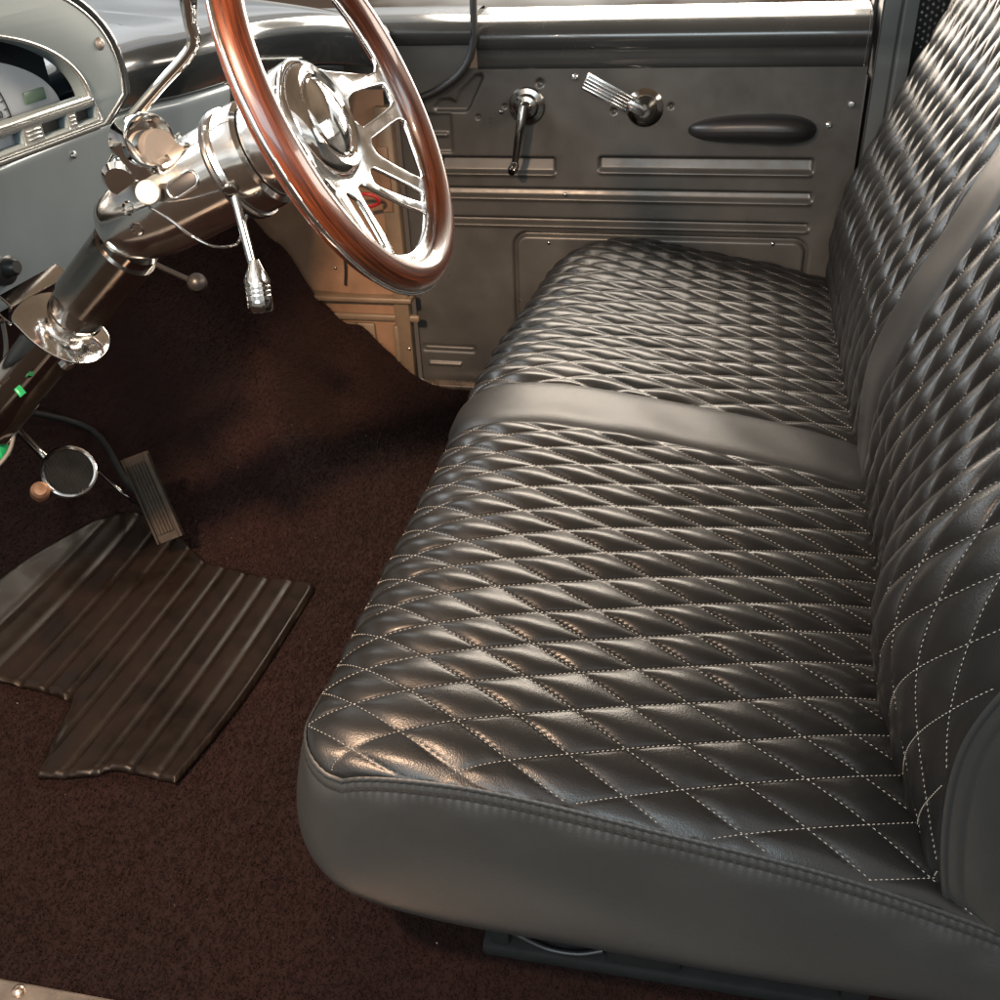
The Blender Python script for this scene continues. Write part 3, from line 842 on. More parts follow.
# window outline of the gauge opening (a flat-bottomed half ellipse)
win = [(CXC+.234*math.cos(PI*i/40), .4465+.100*math.sin(PI*i/40)**1.0) for i in range(41)]
slots = [rr(CXC+sx*x-w/2, CXC+sx*x+w/2, .4200, .4385, .0025) for sx in (1, -1) for x, w in ((.221, .040), (.164, .046), (.085, .050))]
bm = curve_mesh('instrument_cluster', [outer, win]+slots, to_dash, .006, .003, None, None)
clus = from_bm('instrument_cluster', bm, 'bezel', dash)
# bright trims round window, strip and outline
def loop_tube(name, L, y, r, m, parent):
    P = [(a, y, b) for a, b in L]; P.append(P[0]); P.append(P[1])
    V, Fc = tube_data(P, r, 8, False); return mesh(name, V, Fc, m, parent)
loop_tube('window_trim', win, BY-.010, .0026, 'silver', clus)
strip = [(CXC-.243, .4160), (CXC+.243, .4160), (CXC+.247, .420), (CXC+.238, .4440), (CXC-.238, .4440), (CXC-.247, .42)]
loop_tube('strip_trim', strip, BY-.009, .0018, 'silver', clus)
bm = curve_mesh('strip_plate', [[(a, b) for a, b in strip]]+slots, lambda c: (c[0], BY-.0085-c[2], c[1]), .0008, .0004, None, None)
from_bm('strip_plate', bm, 'silver', clus)
loop_tube('outline_trim', outer, BY-.007, .0032, 'silver', clus)
# hood round the outside
P = []
for k, (sc, yy_) in enumerate([(1.0, BY-.004), (1.015, BY-.010), (1.035, BY-.012), (1.055, BY-.004), (1.075, BY+.03), (1.085, BY+.10)]):
    P.append([(CXC+(a-CXC)*sc, yy_, .45+(b-.45)*(1+(sc-1)*1.6)) for a, b in outer+outer[:1]])
grid_mesh('cluster_hood', np.array(P), 'dash_dark', clus)
box('strip_bar', (CXC, BY-.004, .4110), (.48, .012, .005), 'silver', clus, bevel=.002)
for sx in (1, -1):
    for q in (.149, .152, .155, .0855, .0885):
        pass
for sx in (1, -1):
    for x0, x1 in ((.189, .199), (.113, .138)):
        bm = bmesh.new()
        for zq in (.425, .4295, .434): box_bm(bm, (CXC+sx*(x0+x1)/2, BY-.0105, zq), (x1-x0-.003, .002, .0014), bevel=.0004)
        from_bm('strip_ribs', bm, 'silver', clus)
# gauge box interior
box('gauge_shell', (CXC, BY+.055, .49), (.50, .006, .17), 'black', clus, bevel=0)
gf = [(CXC+.222*math.cos(PI*i/40)*1.0, .440+.082*math.sin(PI*i/40)) for i in range(41)]
prism('gauge_face', [(a, BY+.022, b) for a, b in gf], (0, .004, 0), 'gauge', clus, bevel=.0006)
box('lcd_window', (CXC+.180, BY+.0210, .4600), (.034, .003, .0135), 'lcd', clus, bevel=.0005)
bm = bmesh.new()
GC = (CXC+.055, .443)
for i in range(29):
    th = math.radians(-4+188*i/28); major = i % 4 == 0
    r0, r1 = (.070 if major else .0735), .079
    dx_, dz_ = math.cos(th), math.sin(th)
    rm = (r0+r1)/2
    if GC[1]+rm*dz_ < .446: continue
    box_bm(bm, (GC[0]+dx_*rm, BY+.0213, GC[1]+dz_*rm), (r1-r0, .0012, .0016 if major else .0009), [np.array([dx_, 0, dz_]), np.array([0, 1., 0]), np.array([-dz_, 0, dx_])], 0)
for i in range(40):
    th = PI*i/39; dx_, dz_ = math.cos(th), math.sin(th)
    box_bm(bm, (GC[0]+dx_*.0797, BY+.0213, GC[1]+dz_*.0797), (.0008, .0012, .0068), [np.array([dx_, 0, dz_]), np.array([0, 1., 0]), np.array([-dz_, 0, dx_])], 0)
from_bm('dial_scale', bm, 'black', clus)
lathe('dial_hub', [(0, .010), (.011, .009), (.014, 0)], (GC[0], BY+.022, .454), (0, -1, 0), 'black', clus, 24)
tube('dial_needle', [(GC[0], BY+.016, .454), (GC[0]-.045, BY+.016, .490)], [.0018, .0006], 'red', clus, 6)
for i, ch in enumerate(['0', '10', '20', '30', '40', '50', '60', '70', '80', '90', '100', '110', '120']):
    th = math.radians(176-172*i/12)
    fc = bpy.data.curves.new('num', 'FONT'); fc.body = ch; fc.size = .0115; fc.align_x = 'CENTER'; fc.align_y = 'CENTER'; fc.extrude = .0003
    ob = bpy.data.objects.new('num', fc); COL.objects.link(ob)
    me = bpy.data.meshes.new_from_object(ob.evaluated_get(bpy.context.evaluated_depsgraph_get()))
    bpy.data.objects.remove(ob); bpy.data.curves.remove(fc)
    for v in me.vertices:
        x, z, y = v.co
        v.co = (GC[0]+.060*math.cos(th)+x, BY+.0213-y, GC[1]+.060*math.sin(th)+.004+z)
    link('dial_number', me, 'black', clus, False)
for sx in (1, -1):
    for x, w in ((.221, .040), (.164, .046)): box('indicator_lens', (CXC+sx*x, BY+.004, .4305), (w+.004, .004, .026), 'black', clus, bevel=.001)
    box('indicator_lens', (CXC+sx*.085, BY+.004, .4295), (.054, .004, .024), 'gauge', clus, bevel=.001)
screw(clus, at_y(83, 44, BY-.009), (0, -1, 0), .0075, 'satin')
screw(clus, (2*CXC-at_y(83, 44, BY-.009)[0], BY-.009, at_y(83, 44, BY-.009)[2]), (0, -1, 0), .0075, 'satin')
for ob in [clus]+list(clus.children):      # the cluster is turned a little towards the driver
    for v in ob.data.vertices: v.co.y -= .11*(v.co.x-.40)
# screws and knobs on the lower panel
def on_lower(u, v):
    """hit the lower dash panel (planar fit)"""
    r = ray(u, v); best = None
    for t_ in np.arange(.5, 2.2, .002):
        p = CAM+t_*r
        i = np.argmin(np.abs(lip[:, 0]-p[0])); a = np.interp(-(p[2]-lip[i, 2]), [.08, .10, .14, .19, .235], [.022, .026, .034, .044, .053])
        if p[1] >= lip[i, 1]+a: return p
    return p
for u, v, r_ in ((131, 120, .006), (73, 155, .0055), (99, 217, .0085)):
    p = on_lower(u, v); lathe('panel_screw', [(0, r_*.9), (r_*.5, r_*.85), (r_*.9, r_*.5), (r_, .0), (r_, -.004)], p, (-.25, -1, .1), 'silver' if r_ < .007 else 'gunmetal', dash, 20)
p = on_lower(4, 268); lathe('dash_knob', [(0, .022), (.008, .022), (.011, .018), (.012, .006), (.018, .004), (.022, .001), (.023, -.004)], p, (-.1, -1, .15), 'black', dash, 24)
# bracket flange under the dash behind the column
kb = lathe('choke_knob', [(0, .017), (.006, .016), (.012, .011), (.0145, 0), (.012, -.011), (.006, -.016), (.005, -.05)], at_x(197, 283, .66), (-.80, -.42, .40), 'black', None, 24)
tube('knob_stem', [at_x(197, 283, .66)+np.array([.008, .004, -.004]), np.array([.69, .47, .20]), np.array([.70, .53, .24])], .004, 'black_paint', kb, 8, 5)
tag(kb, 'round black pull knob hanging below the chrome column', 'knob')

# ------------------------------------------------------------------ steering wheel
wa, wb_ = math.radians(24.8), math.radians(1.2)
WC = np.array([.365, .006, .478])
Wn = np.array([math.sin(wb_), -math.cos(wb_)*math.cos(wa), math.cos(wb_)*math.sin(wa)])
W1 = np.array([.99973, .02307, 0]); W2 = np.cross(Wn, W1); W2 = W2 if W2[2] > 0 else -W2
def wl(x, y, d=0.): return WC+W1*x+W2*y+Wn*d
wheel = empty('steering_wheel', WC)
tag(wheel, 'wood rimmed steering wheel with polished slotted spokes', 'steering wheel')
RW, RM = .172, .0155
n1, n2 = 160, 28
V = []; Fc = []; UV = []
for i in range(n1):
    t = 2*PI*i/n1
    for k in range(n2):
        a = 2*PI*k/n2
        rr_ = RM*(1+.0*math.cos(2*a))
        V.append(wl((RW+rr_*math.cos(a))*math.cos(t), (RW+rr_*math.cos(a))*math.sin(t), rr_*1.02*math.sin(a)))
for i in range(n1):
    j = (i+1) % n1
    for k in range(n2):
        l = (k+1) % n2; Fc.append((i*n2+k, j*n2+k, j*n2+l, i*n2+l)); UV.append([(i/n1, k/n2), ((i+1)/n1, k/n2), ((i+1)/n1, (k+1)/n2), (i/n1, (k+1)/n2)])
rim = mesh('rim', V, Fc, 'wood', wheel)
uvl = rim.data.uv_layers.new(name='UVMap')
for p in rim.data.polygons:
    for li, c in zip(p.loop_indices, UV[p.index]): uvl.data[li].uv = c
# spoke plate
def arc2(r, a0, a1, n=30): return [(r*math.cos(math.radians(a0+(a1-a0)*i/n)), r*math.sin(math.radians(a0+(a1-a0)*i/n))) for i in range(n+1)]
mir = lambda L: [(-x, y) for x, y in L][::-1]
hole1 = [(.0762, .0005), (.084, .0050), (.0951, .0055), (.1330, -.001), (.1410, -.0059), (.1415, -.0210), (.1335, -.0280), (.0840, -.0300), (.0745, -.0272), (.0690, -.0157)]
hole2 = [(.0727, -.0437), (.0802, -.0409), (.1276, -.0402), (.1380, -.045), (.1400, -.0534), (.1180, -.0990), (.1090, -.1050), (.0969, -.1000), (.0700, -.0643), (.0685, -.0512)]
slot3 = [(.0380, -.0656), (.0454, -.0644), (.0539, -.0707), (.0829, -.1080), (.0864, -.1180), (.0800, -.1230), (.0680, -.1210), (.0300, -.0840), (.0310, -.0722)]
topg = [(.0347, .0500), (.065, .0345), (.1274, .0100), (.1407, .0095), (.1475, .0160)]+arc2(.1500, 9, 171, 50)
topg = topg[:5]+topg[5:]+[(-x, y) for x, y in topg[:5][::-1]]+[(-.018, .058), (0, .061), (.018, .058)]
botg = [(.006, -.069), (.0145, -.076), (.045, -.114), (.0640, -.1310)]+arc2(.1500, -63, -117, 24)+[(-.0640, -.1310), (-.045, -.114), (-.0145, -.076), (-.006, -.069)]
outer_c = arc2(.1885, 0, 354, 118)
loops = [outer_c, topg, botg]
for h in (hole1, hole2, slot3): loops += [smooth2(h, 4), smooth2(mir(h), 4)]
bm = curve_mesh('spoke_plate', loops, lambda c: c, .0010, .0016, None, None, 2)
for axn, lo, hi in (((1, 0, 0), -.18, .18), ((0, 1, 0), -.18, .18)):
    for q in np.arange(lo, hi, .012):
        g = bm.verts[:]+bm.edges[:]+bm.faces[:]
        bmesh.ops.bisect_plane(bm, geom=g, plane_co=Vector((q, q, 0)), plane_no=Vector(axn))
for v in bm.verts:
    x, y, z = v.co; R_ = math.hypot(x, y)
    d_ = float(np.interp(R_, [0, .055, .07, .145, .165, .19], [.033, .032, .030, .005, .003, .003]))
    v.co = Vector(wl(x, y, z-d_))
from_bm('spoke_plate', bm, 'alu', wheel, deg=30)
lathe('hub', [(.058, -.060), (.061, -.050), (.062, -.036), (.0605, -.029), (.056, -.0215), (.050, -.0175), (.045, -.0185), (.043, -.022), (.040, -.026)], WC, Wn, 'chrome', wheel, 64)
lathe('horn_button', [(.0435, -.024), (.0425, -.0185), (.0405, -.0165), (.0375, -.0185), (.0355, -.0175), (.030, -.0150), (.020, -.0122), (.010, -.0108), (0, -.0104)], WC, Wn, 'chrome', wheel, 64)
lathe('hub_adapter', [(.030, -.03), (.046, -.055), (.050, -.085), (.048, -.095), (0, -.096)], WC, Wn, 'alu', wheel, 48)

# ------------------------------------------------------------------ steering column
colm = empty('steering_column', (.36, .49, .115))
tag(colm, 'chrome tilt steering column running down into the dark footwell', 'steering column')
def wax(d): return WC-Wn*d
tilt = wax(.298)
hs = lathe('column_head', [(0, -.096), (.049, -.0965), (.0535, -.100), (.0545, -.108), (.054, -.125), (.0505, -.130), (.0495, -.170), (.0492, -.205), (.0485, -.228), (.0465, -.250), (.0435, -.270), (.0395, -.288), (.036, -.299), (.030, -.305), (0, -.306)], WC, Wn, 'alu_soft', colm, 64, deg=28)
for dd_, r_ in ((-.128, .0575), (-.134, .0565)):
    lathe('collar_ring', [(r_-.006, dd_-.0035), (r_-.001, dd_-.003), (r_, dd_), (r_-.001, dd_+.003), (r_-.006, dd_+.0035)], WC, Wn, 'alu' if r_ > .057 else 'black', colm, 64)
kn = at_x(119, 257, .36); low_end = kn+1.5*(at_x(0, 410, .36)-kn)
ct = tube('column_tube', [kn-(low_end-kn)*.06, kn*.6+low_end*.4, low_end], .0325, 'black_chrome', colm, 40)
tube('tube_sleeve', [kn-(low_end-kn)*.03, kn+(low_end-kn)*.17], [.036, .0355], 'gunmetal', ct, 40)
def head_px(u, v, lift=0.):
    """point where the pixel's ray meets the column head cylinder"""
    r = ray(u, v)
    for t_ in np.arange(.6, 1.4, .0008):
        p = CAM+t_*r; q = p-WC; d = -(q@Wn); rad = np.linalg.norm(q+Wn*d)
        if rad < .0497+lift: return p
    return CAM+1.0*r
def outw(p):
    q = p-WC; d = -(q@Wn); o = q+Wn*d; return o/np.linalg.norm(o)
# slotted opening on the side of the head
s0, s1 = head_px(173, 191), head_px(193, 178)
ov = outw((s0+s1)/2); axv = (s1-s0)/np.linalg.norm(s1-s0); sdv = np.cross(ov, axv)
def slot_loop(w, L, lift):
    c = (s0+s1)/2; pts = []
    for k in range(24):
        a = 2*PI*k/24
        x = (L if math.cos(a) > 0 else -L)+w*math.cos(a); y = w*math.sin(a)
        pts.append(c+axv*x+sdv*y+ov*lift)
    return pts
prism('column_slot', slot_loop(.0072, .0105, .0012), -ov*.004, 'black', colm, bevel=.0004)
P = slot_loop(.0082, .0105, .0010); P = P+P[:2]
V, Fc = tube_data(P, .0016, 8, False); mesh('slot_rim', V, Fc, 'chrome', colm)
# round satin knob
kp = head_px(150, 194); ov = outw(kp); kd = ov*.5+np.array([-.55, -.55, .25]); kd /= np.linalg.norm(kd)
lathe('hazard_knob', [(0, .019), (.0108, .0188), (.0118, .0175), (.0118, .010), (.006, .008), (.005, -.01)], kp, kd, 'knob', colm, 32)
# raised cam bracket on top with hooded barrel
b0 = head_px(183, 150); bo = np.array([-.25, .0, 1.]); bo = bo-Wn*(bo@Wn); bo /= np.linalg.norm(bo)
ctr = wax(.205)+bo*.066; sidev = np.cross(Wn, bo); sidev /= np.linalg.norm(sidev)
if sidev[0] > 0: sidev = -sidev
hb = lathe('lever_hood', [(0, -.022), (.023, -.022), (.0265, -.018), (.0265, .020), (.0255, .022), (.0235, .022), (.0230, .004), (0, .004)], ctr+np.array([0, 0, 0]), Wn*.75+sidev*.6, 'chrome', colm, 40)
lathe('lever_pivot', [(0, .014), (.0165, .013), (.0175, .010), (.0175, -.01)], ctr-bo*.010+Wn*.012+sidev*.006, Wn*.75+sidev*.6, 'satin', hb, 32)
bm = bmesh.new()
box_bm(bm, ctr+sidev*.024-bo*.016-Wn*.006, (.012, .056, .007), [Wn, bo, sidev], .003)
box_bm(bm, ctr-bo*.030+Wn*.004, (.040, .020, .046), [Wn, bo, sidev], .004)
from_bm('hood_bracket', bm, 'alu', hb)
lathe('bracket_pin', [(0, .004), (.004, .0035), (.0048, 0), (.0048, -.004)], ctr+sidev*.029-bo*.034-Wn*.006, sidev, 'black', hb, 16)
lathe('hood_lobe', [(0, .024), (.016, .023), (.021, .018), (.021, -.012), (.016, -.018), (0, -.019)], ctr-Wn*.036-bo*.018, sidev, 'chrome', colm, 36)
# turn signal lever rising from the hood
q0 = ctr+bo*.020; q1 = at_x(192, 48, .335); q2 = at_x(188, -5, .33); q3 = at_x(187, -60, .33)
tube('turn_signal_lever', [q0, q0*.5+q1*.5, q1, q1*.5+q2*.5+np.array([0, 0, .001]), q2, q3], [.0062, .0060, .0060, .0062, .0085, .0085], 'chrome', colm, 18, 6)
# tilt lever
l0 = head_px(232, 186); l1 = at_x(257, 282, .285); l2 = at_x(259, 298, .281)
tl = tube('tilt_lever', [l0, l0*.9+l1*.1, l1], [.0050, .0048, .0044], 'chrome', colm, 16)
ld = (l2-l1)/np.linalg.norm(l2-l1)
lathe('lever_grip', [(.0045, -.022), (.0085, -.012), (.0128, -.002), (.0128, .002), (.0118, .003), (.0128, .004), (.0128, .0065), (.0118, .0075), (.0128, .0085), (.0128, .011), (.0118, .012), (.0128, .013), (.0128, .017), (0, .0172)], l1, ld, 'chrome', tl, 28)
lathe('grip_cap', [(.0128, .017), (.0130, .019), (.0130, .027), (.0115, .0295), (0, .030)], l1, ld, 'black_chrome', tl, 28)
bx = box('lever_boss', l0+outw(l0)*.002, (.020, .014, .012), 'gunmetal', colm, axes=list(frame(outw(l0), Wn))[::-1], bevel=.003)
# wire loop from knob to lever
wp = [head_px(154, 204, .003)-np.array([.01, 0, 0]), at_x(170, 220, .285), at_x(190, 235, .27), at_x(212, 246, .272), at_x(232, 246, .285), at_x(240, 239, .30), at_x(247, 215, .315)]
tube('lever_cable', wp, .0016, 'black_chrome', colm, 8, 8)
# set screws on the nose of the head
for u, v in ((137, 229), (128, 208)):
    p = head_px(u, v, -.002); lathe('set_screw', [(0, -.002), (.0045, -.001), (.0065, .0015), (.0075, 0), (.0078, -.004)], p, outw(p), 'black_chrome', colm, 18)
tube('shift_stub', [at_x(133, 178, .35), at_x(136, 168, .345), at_x(134, 160, .34)], [.006, .005, .0055], 'satin', colm, 12, 3)
# polished column drop bracket
cb = empty('column_bracket', (.33, .47, .16))
tag(cb, 'polished U shaped bracket clamped round the lower column', 'bracket')
ctube = lambda f: kn*(1-f)+low_end*f
cc = at_x(55, 330, .36)
axd = (low_end-kn)/np.linalg.norm(low_end-kn)
u1 = np.array([1., 0, 0]); u2 = np.cross(axd, u1); u2 = u2 if u2[2] > 0 else -u2
fc_ = kn+axd*((cc-kn)@axd)
def on_plane(u, v, p, n):
    r = ray(u, v); return CAM+((p-CAM)@n)/(r@n)*r
pn = -axd*.94+np.array([-.30, -.12, .05]); pn /= np.linalg.norm(pn)
ppx = [(12, 316), (22, 331), (40, 347), (62, 359), (79, 363), (95, 361.5), (105, 354), (110, 343), (108, 333), (99, 322), (80, 304), (55, 292), (28, 298)]
pp = smooth_path([on_plane(u, v, fc_-axd*.05, pn) for u, v in ppx], 4, True)
prism('clamp_plate', pp, -pn*.0035, 'chrome', cb, bevel=.0010)
c0, c1 = at_y(10, 315, .47), at_y(66, 283, .44)
axc = (c1-c0)/np.linalg.norm(c1-c0); upc = np.array([0., -.6, .8]); upc = upc-axc*(upc@axc); upc /= np.linalg.norm(upc); oc = np.cross(axc, upc)
bm = bmesh.new(); Lc = np.linalg.norm(c1-c0)
box_bm(bm, (c0+c1)/2, (Lc, .003, .034), [axc, oc, upc], .001)
box_bm(bm, (c0+c1)/2+upc*.017-oc*.008, (Lc, .018, .003), [axc, oc, upc], .001)
box_bm(bm, (c0+c1)/2-upc*.017-oc*.008, (Lc, .018, .003), [axc, oc, upc], .001)
from_bm('bracket_channel', bm, 'chrome', cb)
p0, p1 = at_y(18, 316, .46), at_y(36, 340, .46)
box('bracket_bolt', (p0+p1)/2+np.array([0, -.004, 0]), (np.linalg.norm(p1-p0), .016, .016), 'red', cb, axes=list(frame(p1-p0))[2:]+list(frame(p1-p0))[:2], bevel=.004)
lathe('clamp_nut', [(0, .012), (.007, .012), (.009, .008), (.009, 0), (.012, -.001), (.012, -.004)], at_x(64, 359, .345), (-.3, -.6, -.7), 'alu', cb, 6)

# ------------------------------------------------------------------ wiring
def wire(pts, r, m, label, name='wire'):
    o = tube(name, pts, r, m, None, 8, 6); tag(o, label, 'wire', None); return o
wire([at_y(-20, 318, .50), at_y(0, 322, .5), at_y(12, 314, .49), at_y(22, 310, .48)], .0025, 'pedal_rubber', 'short tan wire running into the bracket under the dash')
wire([at_y(2, 320, .52), at_y(6, 345, .53), at_y(3, 370, .54), at_y(-4, 400, .55)], .0028, 'wire', 'grey wire hanging straight down left of the column')
wire([at_y(-10, 384, .47), at_y(4, 388, .47), at_y(12, 398, .48), at_y(15, 420, .49), at_y(10, 450, .50), at_y(-6, 470, .52)], .0026, 'wire', 'curved grey wire looping over the lower column tube')
g = box('cable_connector', at_y(1, 450, .52), (.018, .014, .022), 'green', None, bevel=.003); tag(g, 'green plastic connector hanging left of the brake pedal', 'connector')
g = box('cable_clip', at_y(20, 391, .43), (.008, .004, .004), 'green', None, axes=[np.array([.2, .6, .7]), np.array([0, .8, -.6]), np.array([1., 0, 0])], bevel=.002); tag(g, 'tiny green clip on the dark column tube', 'clip')

# ------------------------------------------------------------------ pedals
def facing(nrm): return frame(nrm, (0, 0, 1))
bpd = empty('brake_pedal', at_y(68, 472, .57))
tag(bpd, 'round chrome rimmed brake pedal with ribbed rubber pad', 'brake pedal')
bc = at_y(69, 472, .57); bn = np.array([-.50, -.55, .62]); bn /= np.linalg.norm(bn)
k_ = 1.16
lathe('pedal_rim', [(a*k_, b*k_) for a, b in [(.0300, -.008), (.0335, -.006), (.0350, .001), (.0340, .0055), (.0318, .0065), (.0295, .0045), (.0290, .001)]], bc, bn, 'alu', bpd, 56)
lathe('pedal_back', [(a*k_, b*k_) for a, b in [(0, -.020), (.026, -.019), (.032, -.013), (.0335, -.006), (.030, -.004)]], bc, bn, 'gunmetal', bpd, 48)
e1, e2, _ = facing(bn)
bm = bmesh.new()
r = bmesh.ops.create_circle(bm, cap_ends=True, segments=48, radius=.0304*k_)
for v in bm.verts: v.co = Vector(bc+e1*v.co.x+e2*v.co.y+bn*.001)
for k in range(-9, 10):
    q = k*.0031*k_; L = 2*math.sqrt(max(0, (.0285*k_)**2-q*q))
    box_bm(bm, bc+e1*q+bn*.0018, (.0016, L, .0022), [e1, e2, bn], .0005, 1)
from_bm('pedal_pad', bm, 'pedal_rubber', bpd)
ap = [at_y(50, 462, .66), at_y(22, 434, .69), at_y(-5, 405, .70)]
tube('pedal_arm', [bc-bn*.020, bc-bn*.05]+ap, .0065, 'gunmetal', bpd, 12, 4)
apd = empty('accelerator_pedal', on_floor(178, 540))
tag(apd, 'long narrow ribbed rubber accelerator pedal above the floor mat', 'accelerator pedal')
g0 = np.array(at_z(137, 462, -.155)); g1 = np.array(at_z(168, 533, -.268))
gl = g1-g0; GL = np.linalg.norm(gl); gl /= GL
gw = np.array(at_z(122, 463, -.158))-np.array(at_z(152, 455, -.150)); gw -= gl*(gw@gl); GW = np.linalg.norm(gw)*.66; gw /= np.linalg.norm(gw)
gn = np.cross(gl, gw); gn = gn if gn[2] > 0 else -gn
gc = (g0+g1)/2
bm = bmesh.new()
box_bm(bm, gc, (GL*1.10, GW, .012), [gl, gw, gn], .0055, 4)
for k in range(-2, 3): box_bm(bm, gc+gw*k*GW*.165+gn*.0072, (GL*.94, GW*.085, .005), [gl, gw, gn], .0012, 1)
from_bm('pedal_pad', bm, 'pedal_rubber', apd)
tube('pedal_arm', [gc-gn*.006, gc-gn*.03+np.array([.0, .05, .02]), np.array(at_y(92, 430, .74)), np.array(at_y(20, 410, .82))], .006, 'black_paint', apd, 10, 5)
tube('pedal_link', [np.array(at_y(98, 470, .70)), np.array(at_y(128, 497, .66)), gc-gn*.006+gl*.03], .004, 'gunmetal', apd, 8, 4)
sw = lathe('copper_stud', [(0, .012), (.0085, .011), (.0125, .007), (.0135, 0), (.0135, -.010), (.006, -.012), (.006, -.05)], at_y(40, 491, .585), bn, 'copper', None, 24)
tag(sw, 'round copper coloured stud beneath the brake pedal', 'stud')

# ------------------------------------------------------------------ floor mat
out_px = [(314, 592), (306, 608), (248, 700), (183, 781), (172, 786), (118, 775), (92, 781), (44, 782), (40, 776), (72, 712), (68, 704), (40, 695), (0, 685), (-40, 676), (-40, 612), (0, 583), (55, 548), (112, 520), (150, 520), (180, 540), (206, 566), (232, 574), (270, 583), (300, 586)]
out_xy = [on_floor(u, v)[:2] for u, v in out_px]
def build_mat():
    P = np.array(smooth_path([(a, b, 0) for a, b in out_xy], 5, True))[:, :2]
    # resample the outline evenly, then cut the sheet into a fine grid so its edge stays clean
    Q = np.vstack([P, P[:1]]); L = np.r_[0, np.cumsum(np.linalg.norm(np.diff(Q, axis=0), axis=1))]
    n = int(L[-1]/.004); u = np.arange(n)*L[-1]/n
    P = np.stack([np.interp(u, L, Q[:, 0]), np.interp(u, L, Q[:, 1])], -1)
    for _ in range(2): P = (np.roll(P, 1, 0)+2*P+np.roll(P, -1, 0))/4
    bm = bmesh.new(); bm.faces.new([bm.verts.new((a, b, 0)) for a, b in P])
    x0, y0 = P.min(0); x1, y1 = P.max(0)
    for q in np.arange(x0+.004, x1, .006): bmesh.ops.bisect_plane(bm, geom=bm.verts[:]+bm.edges[:]+bm.faces[:], plane_co=(q, 0, 0), plane_no=(1, 0, 0))
    for q in np.arange(y0+.002, y1, .0024): bmesh.ops.bisect_plane(bm, geom=bm.verts[:]+bm.edges[:]+bm.faces[:], plane_co=(0, q, 0), plane_no=(0, 1, 0))
    co = np.array([v.co[:2] for v in bm.verts]); Xs, Ys = co[:, 0], co[:, 1]
    d = poly_d(Xs, Ys, P)
    ribv = np.abs(((Ys+.05*(Xs-.4)-.08*(Xs-.4)**2)/.043) % 1-.5)*2
    groove = np.exp(-((1-ribv)/.26)**2)
    z = carpet_z(Xs, Ys)+.0080+.0034*(1-groove)+.0008*np.sin(Xs*13+Ys*9)*np.sin(Ys*11)+.0016*np.exp(-((d+.006)/.003)**2)-.004*sstep(-.004, .0, d)
    for v, q in zip(bm.verts, z): v.co.z = q
    bmesh.ops.solidify(bm, geom=bm.faces[:], thickness=.003)
    o = from_bm('floor_mat', bm, 'mat', None, deg=60)
    tag(o, 'ribbed smoky brown vinyl floor mat below the pedals', 'floor mat')
build_mat()

# ------------------------------------------------------------------ driver door sill
s_a = at_z(0, 974, FZ); 
sp_ = empty('sill_plate', (-.16, .1, FZ)); tag(sp_, 'worn bare metal sill plate at the near door opening', 'sill plate')
bm = bmesh.new()
box_bm(bm, (-.155, .1, FZ-.004), (.12, 1.7, .022), bevel=.006)
for q in (-.125, -.14, -.155): box_bm(bm, (q, .1, FZ+.0075), (.006, 1.6, .004), bevel=.0015)
from_bm('sill_tread', bm, 'steel', sp_)
screw(sp_, at_z(18, 990, FZ+.008), (0, 0, 1), .007, 'steel')

# ------------------------------------------------------------------ unseen cab roof and rear wall, added so light enters only by the openings
cab = empty('unseen_cab_shell', (.7, -.3, .98)); tag(cab, 'unseen tan cab roof and rear window wall, added to block overhead light', 'cab roof')
P = []
for x in np.linspace(-.06, 1.50, 24):
    P.append([(x, y, .99-.10*abs((x-.72)/.78)**4-.08*abs((y+.25)/.72)**4) for y in np.linspace(-.97, .47, 24)])
grid_mesh('unseen_headliner', np.array(P), 'unseen_headliner', cab)
box('unseen_rear_wall', (.72, -.985, .08), (1.56, .02, .92), 'trim_grey', cab, bevel=0)
box('unseen_rear_wall', (.02, -.985, .70), (.16, .02, .34), 'trim_grey', cab, bevel=0); box('unseen_rear_wall', (1.42, -.985, .70), (.16, .02, .34), 'trim_grey', cab, bevel=0)
box('unseen_rear_header', (.72, -.985, .92), (1.56, .02, .12), 'trim_grey', cab, bevel=0)
box('unseen_window_header', (1.50, -.25, .90), (.02, 1.42, .10), 'trim_grey', cab, bevel=0)
# ------------------------------------------------------------------ light
w = bpy.data.worlds.new('World'); S.world = w; w.use_nodes = True
nt = w.node_tree; bg = nt.nodes['Background']
tc = N(nt, 'ShaderNodeTexCoord'); sep = N(nt, 'ShaderNodeSeparateXYZ'); nt.links.new(tc.outputs['Generated'], sep.inputs['Vector'])
cr = N(nt, 'ShaderNodeValToRGB'); e = cr.color_ramp.elements
e[0].position = .0; e[0].color = (.05, .03, .02, 1); e[1].position = 1.; e[1].color = (.8, .82, .85, 1)
for p, c in ((.46, (.08, .055, .04, 1)), (.50, (.55, .52, .46, 1)), (.56, (.26, .27, .27, 1)), (.63, (.90, .92, .92, 1)), (.70, (.40, .36, .32, 1)), (.80, (.75, .72, .68, 1))):
    k = e.new(p); k.color = c
mp = N(nt, 'ShaderNodeMapping'); mp.inputs['Scale'].default_value = (2.2, 2.2, 9)
nt.links.new(tc.outputs['Generated'], mp.inputs['Vector'])
no = N(nt, 'ShaderNodeTexNoise', i_Scale=1.5, i_Detail=4.); nt.links.new(mp.outputs['Vector'], no.inputs['Vector'])
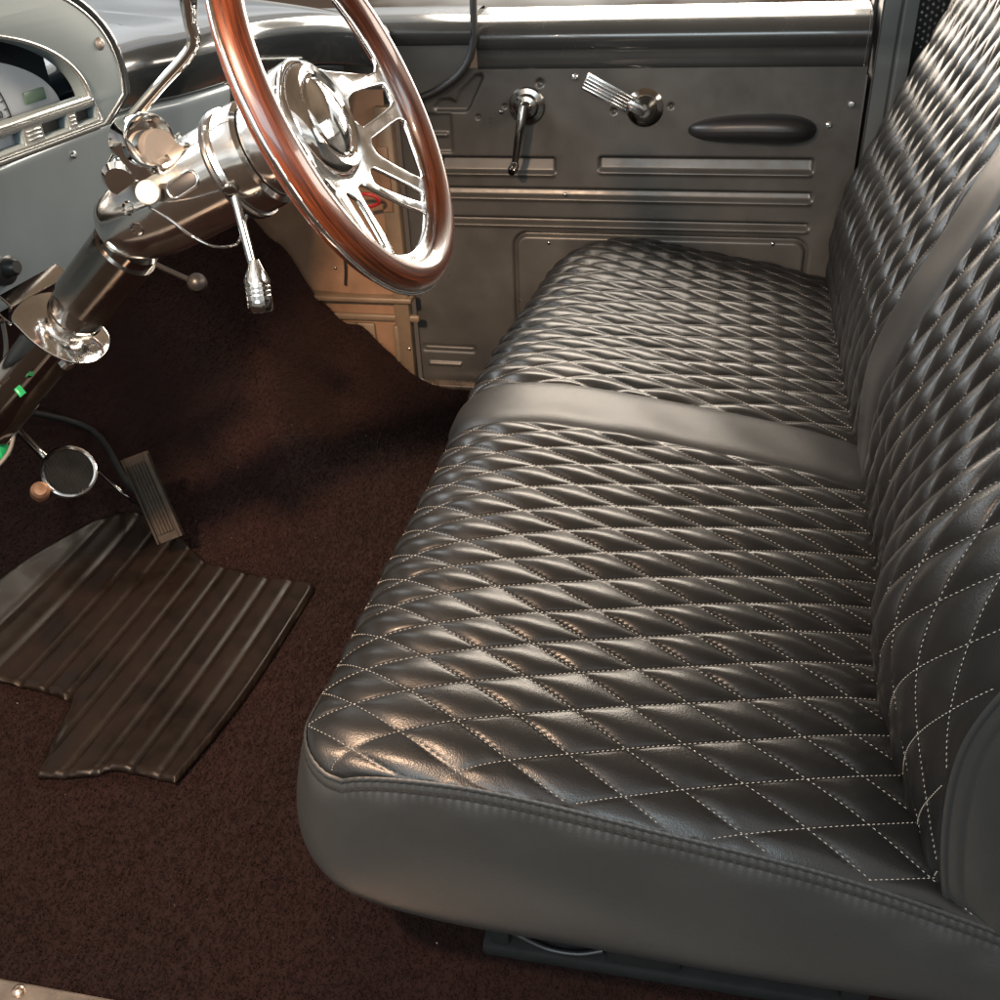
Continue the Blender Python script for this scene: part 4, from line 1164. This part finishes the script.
ma = N(nt, 'ShaderNodeMath', operation='MULTIPLY_ADD'); ma.inputs[1].default_value = .5; ma.inputs[2].default_value = .5
nt.links.new(sep.outputs['Z'], ma.inputs[0])
m2 = N(nt, 'ShaderNodeMath', operation='MULTIPLY_ADD'); m2.inputs[1].default_value = .22; nt.links.new(no.outputs['Fac'], m2.inputs[0])
m3 = N(nt, 'ShaderNodeMath', operation='SUBTRACT'); m3.inputs[1].default_value = .11; nt.links.new(ma.outputs['Value'], m3.inputs[0])
nt.links.new(m3.outputs['Value'], m2.inputs[2]); nt.links.new(m2.outputs['Value'], cr.inputs['Fac'])
nt.links.new(cr.outputs['Color'], bg.inputs['Color']); bg.inputs['Strength'].default_value = 1.1

def area(name, loc, target, sx, sy, power, col):
    L = bpy.data.lights.new(name, 'AREA'); L.shape = 'RECTANGLE'; L.size = sx; L.size_y = sy; L.energy = power; L.color = col
    o = bpy.data.objects.new(name, L); COL.objects.link(o); o.location = loc
    o.rotation_euler = (Vector(target)-Vector(loc)).to_track_quat('-Z', 'Y').to_euler()
    return o
area('passenger_window_light', (1.75, -.15, .86), (.6, -.3, .0), .95, .5, 30, (1., .87, .72))
area('windscreen_light', (.75, .95, .92), (.7, -.2, .1), 1.3, .4, 17, (.90, .96, 1.))
area('driver_doorway_light', (-1.5, -.1, 1.15), (.6, .2, 0), 1.4, .9, 24, (.78, .93, 1.))
area('rear_window_light', (.75, -1.35, .82), (.6, .5, .2), 1.2, .45, 24, (1., .84, .70))
area('added_headliner_fill', (1.95, -.25, .52), (.55, -.3, .97), .9, .2, 9, (1., .84, .68))  # added fill aimed up at the roof lining to warm the reflections
area('doorway_sun_light', (-.45, .31, 1.05), (.95, .36, -.1), .10, .10, 17, (1., .66, .43)).data.spread = math.radians(105)
S.view_settings.view_transform = 'Standard'; S.view_settings.look = 'None'; S.view_settings.gamma = 1; S.view_settings.exposure = .25
S.view_settings.use_curve_mapping = False

S.cycles.max_bounces = 6; S.cycles.diffuse_bounces = 3; S.cycles.glossy_bounces = 4; S.cycles.caustics_reflective = False; S.cycles.caustics_refractive = False
